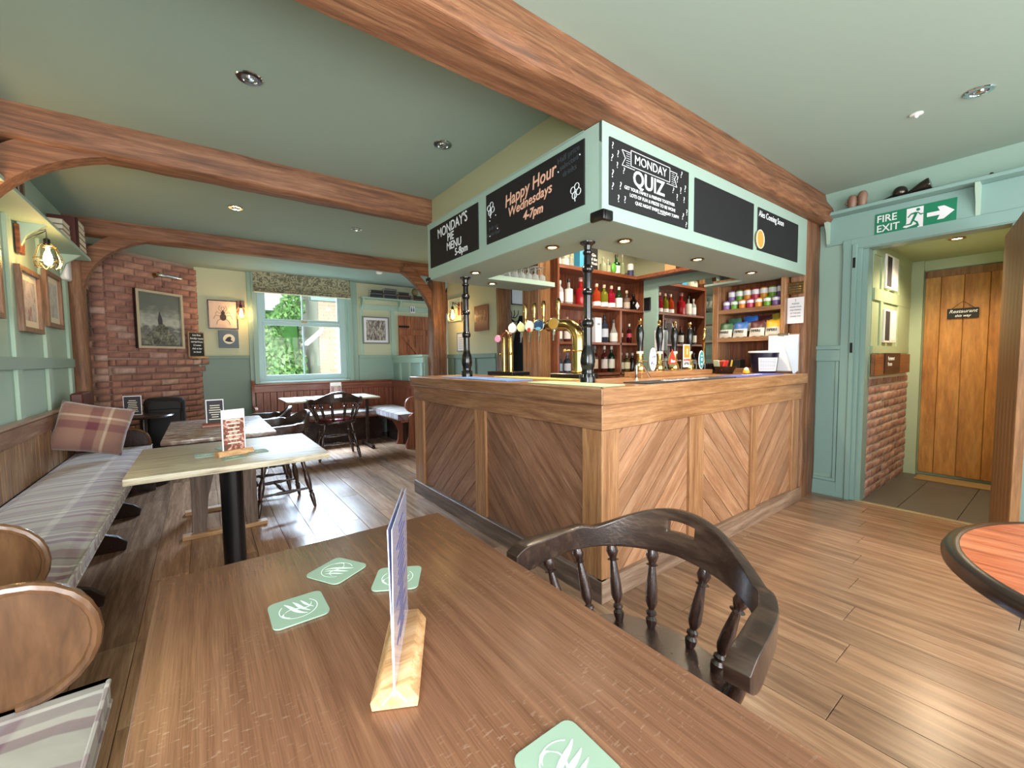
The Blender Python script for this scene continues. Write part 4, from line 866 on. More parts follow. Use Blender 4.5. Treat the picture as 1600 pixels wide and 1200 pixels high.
# hand pumps
def pump(x, label, clip):
    t_ = thing('hand_pump', label, 'hand pump', (x, .62, 1.14), 'hand pumps along the bar')
    y = .62
    obj('bell', B().lathe([(.045, 0), (.046, .006), (.04, .012), (.042, .03), (.036, .05), (.026, .07), (.02, .12), (.024, .125), (.024, .14)], (x, y, 1.14), 18), 'brass', t_)
    obj('white_collar', B().lathe([(.026, 0), (.026, .018)], (x, y, 1.28), 14), 'cream_label', t_)
    obj('handle', B().lathe([(.016, 0), (.018, .03), (.022, .06), (.030, .11), (.031, .14), (.024, .18), (.018, .20), (.014, .205)], (x, y, 1.298), 16), 'iron', t_)
    obj('finial', B().lathe([(.012, 0), (.015, .008), (.010, .014), (.013, .022), (.017, .032), (.012, .044), (.004, .048)], (x, y, 1.503), 14), 'brass', t_)
    obj('stem', B().tube([(x, y-.02, 1.22), (x+.01, y-.06, 1.22)], .006, 6).tube([(x+.03, y-.05, 1.14), (x+.03, y-.05, 1.22)], .005, 6), 'steel', t_)
    yc = y-.075; xc = x+.06
    if clip == 'oval' or clip == 'teal':
        w, h, zc = (.043, .088, 1.235) if clip == 'oval' else (.040, .08, 1.225)
        e = [(xc+w*math.cos(a_), zc+h*math.sin(a_)) for a_ in [2*PI*k_/24 for k_ in range(24)]]; e2 = [(xc+w*.86*math.cos(a_), zc+h*.9*math.sin(a_)) for a_ in [2*PI*k_/24 for k_ in range(24)]]
        pc = obj('pump_clip', B().prism(e, yc-.004, yc+.002, 1), 'whitegloss', t_)
        obj('clip_face', B().prism(e2, yc-.006, yc-.003, 1), pattern('blue_white_print', [(.42, '#3c5390'), (.5, '#e4e8f2'), (.6, '#e4e8f2')], 60, .4) if clip == 'oval' else plain('teal_print', '#2f8f98', .4), pc)
        if clip == 'teal':
            obj('clip_mark', B().box(xc-.012, yc-.008, zc-.045, xc+.012, yc-.0055, zc-.03).box(xc-.008, yc-.008, zc-.01, xc+.008, yc-.0055, zc+.015).box(xc-.012, yc-.008, zc+.03, xc+.012, yc-.0055, zc+.04), 'white', pc)
    elif clip == 'tri':
        zc = 1.24
        pc = obj('pump_clip', B().prism([(xc+.05*math.cos(2*PI*k_/20), zc-.01+.058*math.sin(2*PI*k_/20)) for k_ in range(20)], yc-.002, yc+.004, 1), plain('clip_olive', '#6a7a52', .4), t_)
        obj('clip_face', B().prism([(xc-.058, zc-.045), (xc+.058, zc-.045), (xc, zc+.075)], yc-.007, yc-.003, 1), plain('clip_red', '#d83a2c', .4), pc)
        text('lettering', 'Best', .034, 'white', pc, (xc, yc-.0085, zc-.022), (1, 0, 0), (0, 0, 1), 'CENTER', .001, .3)
    elif clip == 'rect':
        zc = 1.26
        pc = obj('pump_clip', B().box(xc-.048, yc-.002, zc-.095, xc+.048, yc+.003, zc+.095, .001), 'whitegloss', t_)
        obj('clip_face', B().box(xc-.040, yc-.005, zc-.015, xc+.040, yc-.002, zc+.088), plain('clip_orange', '#e08a2a', .4), pc)
        text('lettering', 'HOPPER', .026, plainname('clip_redtext', '#d8482c'), pc, (xc, yc-.004, zc-.035), (1, 0, 0), (0, 0, 1), 'CENTER', .0012); text('lettering', 'LITTLE', .026, 'print', pc, (xc, yc-.004, zc-.065), (1, 0, 0), (0, 0, 1), 'CENTER', .0012)
        obj('clip_mark', B().box(xc-.006, yc-.007, zc+.01, xc+.006, yc-.005, zc+.06), 'cream_label', pc)
def plainname(n, c):
    if n not in M: M[n] = plain(n, c, .5)
    return n
pump(1.137, 'black handled hand pump with a blue and white oval clip', 'oval'); pump(1.39, 'black handled hand pump with a red triangle clip', 'tri')
pump(1.60, 'black handled hand pump with an orange and white rectangular clip', 'rect'); pump(1.83, 'black handled hand pump with a teal oval clip', 'teal')
tag(obj('pump_plinth', B().box(1.0, .50, 1.10, 2.0, .66, 1.14, .004), 'mellowx'), 'low oak plinth under the row of hand pumps', 'plinth')
tag(obj('swan_spout', B().tube([(.83, .42, 1.10), (.83, .42, 1.19), (.845, .41, 1.215), (.87, .40, 1.21), (.885, .39, 1.17), (.92, .375, 1.11)], .007, 8).lathe([(.016, 0), (.016, .006)], (.83, .42, 1.10), 12), 'chrome'), 'chrome curved rinse spout between the column and the pumps', 'spout')
bt_ = thing('brass_tap', 'small brass tap on a black base beside the mirror end of the bar', 'beer tap', (2.13, .66, 1.10))
obj('base', B().box(2.02, .58, 1.10, 2.3, .74, 1.19, .006), 'black', bt_); obj('stem', B().tube([(2.14, .66, 1.19), (2.14, .66, 1.38), (2.12, .65, 1.41), (2.06, .63, 1.38)], .014, 10), 'brass', bt_); obj('handle', B().turned((2.14, .66, 1.40), (2.15, .66, 1.52), [(.006, 0), (.012, .3), (.014, .8), (.004, 1)], 10), 'brass', bt_)
# bar towels / mats
def mat_(x0, y0, x1, y1, m_, label, txt=None, ax=1):
    t_ = thing('bar_towel', label, 'bar mat', ((x0+x1)/2, (y0+y1)/2, 1.101)); obj('cloth', B().box(x0, y0, 1.1005, x1, y1, 1.106, .002), m_, t_)
    if txt: text('lettering', txt, .09, 'white', t_, ((x0+x1)/2, (y0+y1)/2, 1.107), (1, 0, 0) if ax else (0, -1, 0), (0, 1, 0) if ax else (1, 0, 0), 'CENTER', .002, .3)
mat_(.02, .84, .25, 1.78, plain('blue_towel', '#5d86c8', .8), 'blue bar towel at the left end of the worktop')
mat_(.36, .66, .52, 1.50, plain('yellow_towel', '#cdb868', .8), 'yellow bar runner in front of the brass arch')
mat_(.02, .03, .22, .62, plain('mint_towel', '#b4cfa6', .8), 'pale mint bar towel at the bar corner by the column')
mat_(.40, .02, 1.42, .19, plain('dark_runner', '#2b2a33', .8), 'black bar runner with white script in front of the pumps', 'Ales & Ciders')
mat_(1.48, .03, 2.24, .2, plain('violet_runner', '#5a62b4', .8), 'violet blue bar runner in front of the bucket', 'Cheers')
# bucket, bowl, clipboard etc
bk = thing('charity_bucket', 'black collection bucket with white rim and printed label', 'bucket', (2.33, .22, 1.10))
obj('body', B().lathe([(.09, 0), (.093, .004), (.112, .17), (.118, .172), (.118, .185)], (2.33, .22, 1.106), 28), plain('navy_plastic', '#15162c', .3), bk)
obj('rim', B().lathe([(.119, .172), (.123, .176), (.123, .188), (.11, .19)], (2.33, .22, 1.106), 28, 2, False), 'whitegloss', bk)
lb = B(); ring = []
for j in range(2):
    ring.append([lb.bm.verts.new((2.33+(.095+.0135*j+.0015)*math.cos(a_), .22+(.095+.0135*j+.0015)*math.sin(a_), 1.122+.115*j)) for a_ in [PI+.0+.17*q-.0 for q in range(10)]])
for i in range(9): lb.bm.faces.new((ring[0][i], ring[0][i+1], ring[1][i+1], ring[1][i]))
o = obj('label', lb, 'white', bk)
ln_ = B()
for k_ in range(7):
    zz = 1.14+k_*.013; rr = .0985+(zz-1.122)*.117
    for i in range(7): 
        a0 = PI+.12+.17*i; a1 = a0+.15
        ln_.quad(*[(2.33+rr*math.cos(q), .22+rr*math.sin(q), w_) for q, w_ in ((a0, zz), (a1, zz), (a1, zz+.004), (a0, zz+.004))])
obj('print_lines', ln_, 'grey', bk)
sb = thing('snack_basket', 'wire basket of red and yellow snack packets beside the bucket', 'basket', (2.12, .46, 1.10))
obj('basket', B().lathe([(.07, 0), (.072, .006), (.10, .06), (.105, .065), (.098, .062), (.065, .008)], (2.12, .46, 1.10), 20, 2, False), 'darkplain', sb)
for i, (c, q) in enumerate((('#c8352c', (-.05, -.02)), ('#d8a838', (.03, -.04)), ('#a8632c', (.05, .03)), ('#c8ccaa', (-.02, .05)), ('#b84a34', (0, 0)))):
    b = B().box(-.035, -.006, 0, .035, .006, .09, .005).xf(Matrix.Translation((2.12+q[0], .46+q[1], 1.13)) @ Matrix.Rotation(.4*i, 4, 'Z') @ Matrix.Rotation(.3-.15*i, 4, 'X')); obj('snack_packet', b, plain('snack_'+c[1:], c, .4), sb)
sc_ = tag(obj('sauce_carton', B().box(2.50, .50, 1.142, 2.60, .70, 1.22, .004), plain('black_carton', '#1d1b1c', .5)), 'black printed carton on the lowest snack shelf', 'carton')
yd = thing('bell_ornament', 'tiny white topped yellow jar in front of the bucket', 'jar', (2.05, .24, 1.106)); obj('body', B().lathe([(.02, 0), (.026, .006), (.026, .02), (.018, .032)], (2.05, .24, 1.106), 14), plain('yellow_jar', '#d8a828', .4), yd); obj('top', B().lathe([(.019, 0), (.016, .012), (.003, .022)], (2.05, .24, 1.138), 12), 'whitegloss', yd)
cb = thing('clipboard', 'clipboard with curling white sheets leaning on the oak post', 'clipboard', (2.48, .12, 1.10))
obj('board', B().box(2.477, .005, 1.105, 2.484, .25, 1.44, .002), plain('hardboard', '#8a6a52', .7), cb)
obj('sheet', B().box(2.471, .01, 1.12, 2.476, .245, 1.43), 'white', cb)
obj('curled_sheet', B().prism([(.012, 1.12), (.012, 1.425), (.12, 1.425), (.10, 1.30), (.07, 1.20), (.045, 1.10), (.03, 1.10)], 2.462, 2.466, 0), plain('bluish_paper', '#c4d4ea', .6), cb)
obj('clip', B().box(2.460, .08, 1.425, 2.482, .17, 1.445, .003), 'steel', cb)
pqv = thing('brass_plaque', 'small engraved brass licence plaque on the oak post', 'plaque', (2.545, .055, 1.78)); obj('plate', B().box(2.535, -.0+.005, 1.782, 2.545, .135, 1.882, .002), 'brassdull', pqv)
obj('inner_field', B().box(2.5335, .013, 1.79, 2.5355, .127, 1.874), plain('bronze_field', '#4f3d26', .4), pqv)
for k_ in range(4): text('lettering', ['LICENSED PREMISES', 'for the sale of ales', 'wines and spirits', 'on the premises'][k_], .0135, 'brass', pqv, (2.5325, .07, 1.862-k_*.02), (0, -1, 0), (0, 0, 1), 'CENTER', .0003)
nt = thing('paper_notice', 'white printed notice pinned below the brass plaque', 'notice', (2.545, .055, 1.53)); obj('sheet', B().box(2.54, .004, 1.53, 2.5445, .128, 1.752), 'white', nt)
for k_, (s, sz) in enumerate((('1', .03), ('PLEASE', .018), ('ORDER FOOD', .014), ('AND DRINKS', .014), ('AT THE BAR', .014), ('THANK YOU', .014))): text('lettering', s, sz, 'grey', nt, (2.5392, .066, 1.725-k_*.027), (0, -1, 0), (0, 0, 1), 'CENTER', .0005)

# ================================================================ right wall shelf, sign
sh = thing('wall_shelf', 'long sage green bracket shelf above the fire exit sign', 'shelf', (2.80, -.8, 2.2))
obj('board', B().box(XR-.13, -2.2, 2.435, XR, -.03, 2.462, .003), 'teal', sh)
obj('backboard', B().box(XR-.02, -2.2, 2.20, XR, -.045, 2.435, .003), 'teal', sh)
for y in (-.06, -.94, -1.8): obj('bracket', B().prism([(XR-.02, 2.22), (XR-.03, 2.24), (XR-.05, 2.32), (XR-.10, 2.39), (XR-.115, 2.435), (XR-.02, 2.435)], y-.012, y+.012, 1), 'sage_light', sh)
fx = thing('fire_exit_sign', 'green fire exit sign with running figure and right arrow', 'sign', (XR-.03, -.6, 2.2))
y0s, y1s, za, zb = -.375, -.835, 2.215, 2.385; X_ = XR-.026
obj('plate', B().box(X_, y1s, za, XR-.02, y0s, zb, .001), 'exit_green', fx)
text('lettering', 'FIRE', .078, 'white', fx, (X_-.001, -.385, 2.338), (0, -1, 0), (0, 0, 1), 'LEFT', .001, xs=.88); text('lettering', 'EXIT', .078, 'white', fx, (X_-.001, -.385, 2.262), (0, -1, 0), (0, 0, 1), 'LEFT', .001, xs=.88)
def yz(poly, off=0.): return [(-.545-p[0], 2.22+p[1]) for p in poly]
pic = B().prism(yz([(0.02, .045), (.02, .155), (.115, .155), (.115, .0), (.085, .0), (.085, .03), (.02, .012), (.0, .02)]), X_-.0015, X_-.0003, 0); obj('doorway_symbol', pic, 'white', fx)
fig = B().lathe([(.001, 0), (.011, 0), (.011, .0012), (.001, .0012)], (X_-.003, -.545-.085, 2.22+.135), 14, 0)
for pl in ([(.07, .12), (.085, .115), (.065, .06), (.05, .065)], [(.07, .12), (.045, .115), (.025, .09), (.032, .085), (.048, .105), (.07, .105)], [(.08, .115), (.10, .09), (.115, .095), (.113, .103), (.102, .1), (.085, .118)], [(.05, .065), (.065, .06), (.085, .045), (.095, .012), (.085, .01), (.075, .038)], [(.05, .065), (.062, .058), (.05, .03), (.01, .03), (.01, .038), (.042, .04)]): fig.prism(yz(pl), X_-.003, X_-.0016, 0)
obj('running_figure', fig, 'exit_green', fx)
obj('arrow', B().prism([(-.68, 2.283), (-.68, 2.313), (-.748, 2.313), (-.735, 2.345), (-.77, 2.345), (-.825, 2.298), (-.77, 2.25), (-.735, 2.25), (-.748, 2.283)], X_-.0015, X_-.0003, 0), 'white', fx)
jg = plain('stoneware_brown', '#8a6a58', .4, vary=.3, bscale=60)
for y, n_, h in ((-.235, 'left', .11), (-.30, 'right', .125)):
    t_ = thing('stone_jar', 'small mottled brown ceramic boot shaped jar on the high shelf, %s of the pair' % n_, 'jar', (XR-.07, y, 2.462)); obj('body', B().lathe([(.026, 0), (.03, .01), (.03, h*.5), (.034, h*.7), (.028, h*.9), (.018, h)], (XR-.07, y, 2.462), 14), jg, t_); obj('handle', B().tube([(XR-.07, y+.03, 2.50), (XR-.075, y+.045, 2.52), (XR-.07, y+.03, 2.545)], .006, 6), jg, t_)
pw = plain('pewter_dark', '#4c4540', .22, metal=.85)
t_ = thing('metal_flask', 'round dark pewter flask with long spout on the high shelf', 'flask', (XR-.07, -.50, 2.462)); obj('body', B().sphere((XR-.07, -.53, 2.505), .045, 18, 12), pw, t_); obj('spout', B().tube([(XR-.07, -.50, 2.49), (XR-.07, -.44, 2.475), (XR-.07, -.38, 2.467)], [.014, .007, .004], 8), pw, t_)
t_ = thing('metal_horn', 'dark metal bell mouthed horn lying on the high shelf', 'horn', (XR-.07, -.64, 2.462)); obj('bell', B().turned((XR-.07, -.58, 2.485), (XR-.07, -.70, 2.515), [(.01, 0), (.022, .25), (.040, .6), (.048, .9), (.046, 1)], 18), pw, t_); obj('mouthpiece', B().turned((XR-.07, -.585, 2.487), (XR-.07, -.555, 2.478), [(.01, 0), (.007, 1)], 8), pw, t_)
t_ = thing('walking_stick', 'thin dark stick lying along the high shelf at the right edge', 'stick', (XR-.07, -1.15, 2.462)); obj('shaft', B().tube([(XR-.08, -.97, 2.470), (XR-.07, -1.3, 2.470), (XR-.06, -1.7, 2.470)], [.004, .007, .007], 6), 'dark', t_); obj('handle', B().sphere((XR-.08, -1.0, 2.474), .012, 8, 6), 'dark', t_)

# ================================================================ LEFT SIDE
# benches ------------------------------------------------------------
def cushion(x0, y0, x1, y1, z0, z1, r=.03):
    b = B().box(x0, y0, z0, x1, y1, z1)
    bmesh.ops.subdivide_edges(b.bm, edges=b.bm.edges[:], cuts=6, use_grid_fill=True)
    cx, cy = (x0+x1)/2, (y0+y1)/2; rnd = random.Random(2)
    for v in b.bm.verts:
        u, w = (v.co.x-cx)/((x1-x0)/2), (v.co.y-cy)/((y1-y0)/2)
        if v.co.z > z1-1e-4: v.co.z += .012*(1-u**4)*(1-w**8)+rnd.uniform(-.002, .002)-.018*max(abs(u), abs(w))**10
        if abs(abs(u)-1) < 1e-3 and z0+1e-4 < v.co.z < z1-1e-4: v.co.x += .010*math.copysign(1, u)
    return b
def end_panel(u0, uh, zt, r, low, mode, c0, c1, foot=.0):
    """bench end: round head of radius r (centre uh) over a body from u0 (wall side); mode 1: plane x-z extruded in y; 0: plane y-z extruded in x"""
    d = 1 if uh > u0 else -1; pts = [(u0, 0.), (u0, zt-.02)]; zc = zt-r
    for k_ in range(13):
        a_ = PI/2-PI*1.12*k_/12; pts.append((uh+d*r*math.cos(a_), zc+r*math.sin(a_)))
    pts += [(uh+d*(r-.06), zc-r-.04), (uh+d*(r-.05), .16), (uh+d*(r+foot), .06), (uh+d*(r+foot), 0)]
    pts[1] = (u0, zt)
    return B().prism(pts, c0, c1, mode, 0), pts
def bench(label, y0, y1, xf, zs, zt, boards=True, ends=(True, True), supports=(), cush=None, xb=XL+.045):
    t_ = thing('wall_bench', label, 'bench', ((xf+xb)/2, (y0+y1)/2, 0))
    obj('seat_board', B().box(xb, y0, zs-.10, xf, y1, zs-.07, .004), 'tany', t_)
    cu = obj('seat_cushion', cushion(xb+.03, cush[0], xf+.01, cush[1], zs-.07, zs, .03), 'plaid', t_, 50)
    obj('piping', B().tube([(xf+.02, cush[0]+.01, zs-.012), (xf+.02, cush[1]-.01, zs-.012)], .005, 6).tube([(xf+.02, cush[0]+.01, zs-.062), (xf+.02, cush[1]-.01, zs-.062)], .005, 6), 'plaid', cu)
    obj('top_rail', B().box(xb-.02, y0, zt-.13, xb+.03, y1, zt-.02, .006).box(xb-.03, y0, zt-.02, xb+.045, y1, zt, .008), 'tany', t_)
    y = y0+.03; w = .078; src_ = None
    while y+w < y1:
        if src_ is None: src_ = obj('back_board', B().box(xb-.005, y+.002, zs-.07, xb+.018, y+w-.002, zt-.12, .006), 'tan', t_)
        else: piece(src_, 'back_board', (xb+.0065, y+w/2, (zs-.07+zt-.12)/2), t_)
        y += w
    for e, yy in zip(ends, (y0, y1)):
        if e:
            b, _ = end_panel(xb-.03, xf-.13, e, .135, 0, 1, yy-.02, yy+.02, .02)
            for v in b.bm.verts: pass
            pn = obj('end_panel', b, 'armwood' if yy == y0 or e > .74 else 'dark', t_)
            rim = [(xf-.13+.135*math.cos(PI/2-PI*k_/12), yy-.02, e-.135+.135*math.sin(PI/2-PI*k_/12)) for k_ in range(13)]
            obj('edge_bead', B().tube([(xb, yy-.02, e)]+rim, .012, 8), 'armwood', pn)
    for y in supports:
        pts = [(xb, 0), (xf-.02, 0), (xf-.01, .05), (xf-.06, .10), (xf-.16, .14), (xf-.18, .28), (xf-.08, zs-.10), (xb, zs-.10)]
        obj('support', B().prism(pts, y-.018, y+.018, 1, .003), 'darkplain', t_)
    return t_
bench('long plaid wall bench with boarded back along the left wall', .60, 3.98, -2.04, .47, .885, ends=(.745, .62), supports=(1.55, 2.36, 3.15), cush=(.63, 3.96))
bench('near plaid bench with rounded varnished end at the lower left corner', -2.0, -.02, -1.83, .50, .90, ends=(False, .755), supports=(-1.2,), cush=(-1.98, -.045))
# window bench
wbn = thing('window_bench', 'L shaped boarded bench with plaid seat under the far window', 'bench', (0, 5.5, 0))
obj('seat_board', B().box(-1.0, 5.22, .37, 1.07, 5.70, .40, .004).box(.62, 4.24, .37, 1.07, 5.22, .40, .004), 'redwoodx', wbn)
obj('seat_cushion', cushion(-.97, 5.20, .60, 5.68, .40, .475), 'plaid', wbn, 50); obj('seat_cushion', cushion(.60, 4.26, 1.05, 5.68, .40, .50), 'plaid', wbn, 50)
obj('top_rail', B().box(-1.0, 5.70, .80, 1.07, 5.745, .90, .005).box(-1.0, 5.685, .90, 1.07, 5.76, .925, .006), 'redwoodx', wbn)
obj('top_rail', B().box(1.05, 4.22, .80, 1.09, 5.70, .90, .005).box(1.04, 4.22, .90, 1.096, 5.70, .92, .006), 'redwoodx', wbn)
x = -.98
while x < 1.0: obj('back_board', B().box(x+.0015, 5.705, .40, x+.0885, 5.735, .80, .004), 'redwood', wbn); x += .09
y = 4.24
while y < 5.64: obj('back_board', B().box(1.055, y+.0015, .40, 1.08, y+.0885, .80, .004), 'redwood', wbn); y += .09
b, _ = end_panel(5.76, 5.34, .62, .12, 0, 0, -1.035, -1.0, 0); obj('end_panel', b, 'redwood', wbn)
obj('end_wing', B().prism([(5.60, .6), (5.76, .6), (5.76, .98), (5.66, .98), (5.62, .9), (5.64, .8)], -1.035, -1.0, 0), 'redwood', wbn)
b, _ = end_panel(1.09, .79, .735, .115, 0, 1, 4.19, 4.23, .0); obj('end_panel', b, 'redwood', wbn)
obj('front_panel', B().box(-1.0, 5.32, 0, .75, 5.34, .37), 'darkplain', wbn); obj('front_panel', B().box(.80, 4.24, 0, .82, 5.3, .37), 'darkplain', wbn)
obj('support', B().prism([(.70, 0), (.82, 0), (.82, .37), (.64, .37), (.69, .30), (.74, .2), (.73, .08)], 4.62, 4.66, 1), 'redwood', wbn)

# tables --------------------------------------------------------------
t1 = thing('pub_table', 'large worn brown table in the foreground with green coasters', 'table', (-1.35, -.8, 0))
def topmesh(x0, y0, x1, y1, z0, z1, bev, seg=2): return B().box(x0, y0, z0, x1, y1, z1, bev, seg)
obj('tabletop', topmesh(-1.70, -1.62, -.995, -.175, .715, .75, .006), 'tabletop', t1)
obj('pedestal', B().lathe([(.05, .03), (.05, .70)], (-1.35, -.55, 0), 16).lathe([(.05, .03), (.05, .70)], (-1.35, -1.3, 0), 16).box(-1.6, -.6, 0, -1.1, -.5, .03, .005).box(-1.6, -1.35, 0, -1.1, -1.25, .03, .005).box(-1.6, -.58, .69, -1.1, -.52, .715).box(-1.6, -1.33, .69, -1.1, -1.27, .715), 'black', t1)
t2 = thing('pub_table', 'pale limed wood table on one black round pedestal', 'table', (-1.47, 1.41, 0))
obj('tabletop', topmesh(-1.895, 1.01, -1.055, 1.80, .718, .75, .005), 'ashx', t2)
obj('pedestal', B().lathe([(.055, .02), (.055, .70)], (-1.49, 1.40, 0), 24).lathe([(.24, 0), (.24, .012), (.06, .03)], (-1.49, 1.40, 0), 28).box(-1.75, 1.36, .69, -1.2, 1.44, .718), 'black', t2)
t3 = thing('pub_table', 'scuffed dark edged table on plank trestles behind the pale one', 'table', (-1.5, 2.6, 0))
obj('tabletop', topmesh(-1.83, 2.02, -1.185, 3.16, .722, .75, .005), pattern('scuffed_top', [(.36, '#6a5348'), (.5, '#8f7b6e'), (.6, '#b8b0ac'), (.72, '#7a685e')], 9, .25, 1.2, (1, 3, 1)), t3)
obj('apron', B().box(-1.80, 2.06, .66, -1.215, 3.12, .722, .003), 'dark', t3)
tw = wood('grey_brown_trestle', '#4e4038', '#6c5a4f', '#857266', 2, .5, 1.6)
for y in (2.30, 2.9):
    obj('foot', B().box(-1.76, y-.035, 0, -1.24, y+.035, .03, .003), 'ashedge', t3)
    obj('leg', B().prism([(-1.70, .66), (-1.70, .03), (-1.62, .03), (-1.60, .28), (-1.56, .45), (-1.47, .60), (-1.43, .66)], y-.016, y+.016, 1), tw, t3)
    obj('leg', B().prism([(-1.30, .66), (-1.30, .03), (-1.37, .03), (-1.39, .26), (-1.43, .42), (-1.46, .62), (-1.46, .66)], y-.016, y+.016, 1), tw, t3)
obj('stretcher', B().box(-1.52, 2.31, .25, -1.48, 2.89, .31, .003), tw, t3)
t4 = thing('pub_table', 'pale topped table by the window bench', 'table', (-.17, 4.8, 0))
obj('tabletop', topmesh(-.77, 4.40, .40, 5.12, .728, .75, .004), 'ashx', t4)
for x in (-.5, .32):
    obj('leg', B().box(x-.02, 4.74, .05, x+.02, 4.78, .728, .003), 'darkplain', t4); obj('foot', B().box(x-.022, 4.52, .02, x+.022, 5.0, .05, .003).lathe([(.02, 0), (.024, .01), (.02, .02)], (x, 4.53, 0), 12).lathe([(.02, 0), (.024, .01), (.02, .02)], (x, 4.99, 0), 12), 'darkplain', t4)
# round tables
rt = thing('round_table', 'round table with orange brown grained top and dark rim at the right edge', 'table', (.036, -1.662, 0))
obj('top', B().lathe([(.0, .735), (.425, .735), (.425, .752), (.0, .752)], (.036, -1.662, 0), 64, 2, False), 'orange_ring', rt)
obj('rim', B().lathe([(.42, .715), (.45, .715), (.458, .722), (.459, .735), (.452, .748), (.44, .753), (.424, .7525)], (.036, -1.662, 0), 72, 2, False), 'darkplain', rt)
ped = B().lathe([(.04, .05), (.035, .3), (.05, .35), (.035, .42), (.04, .70), (.12, .715)], (.036, -1.662, 0), 18)
for k_ in range(3):
    a_ = 2*PI*k_/3+R(124); p = lambda r, z: (.036+r*math.cos(a_), -1.662+r*math.sin(a_), z)
    ped.tube([p(.03, .10), p(.15, .09), p(.28, .02)], [.03, .025, .02], 8); ped.tube([p(.03, .58), p(.12, .66), p(.36, .70)], [.02, .03, .035], 8)
obj('pedestal', ped, 'iron', rt)
r2 = thing('round_table', 'small dark glossy round table beside the black case near the fireplace', 'table', (-2.10, 4.12, 0))
obj('top', B().lathe([(.0, .70), (.24, .70), (.25, .71), (.24, .722), (.0, .722)], (-2.10, 4.24, 0), 40, 2, False), 'darkplain', r2)
obj('pedestal', B().lathe([(.18, 0), (.18, .015), (.035, .04), (.03, .35), (.05, .4), (.03, .45), (.03, .70)], (-2.10, 4.24, 0), 18), 'darkplain', r2)
# black case
bc = thing('black_case', 'tall black padded case standing in front of the brick fireplace', 'case', (-1.93, 4.7, 0))
obj('body', B().box(-2.13, 4.62, 0, -1.77, 4.82, .86, .05, 4), 'blackmat', bc)
obj('zip', B().tube([(-2.10, 4.615, .70), (-2.10, 4.615, .80), (-2.06, 4.615, .835), (-1.84, 4.615, .835), (-1.80, 4.615, .80), (-1.80, 4.615, .70)], .006, 6), 'darkplain', bc)
obj('pocket', B().box(-2.09, 4.605, .3, -1.81, 4.625, .74, .02, 2), 'blackmat', bc)

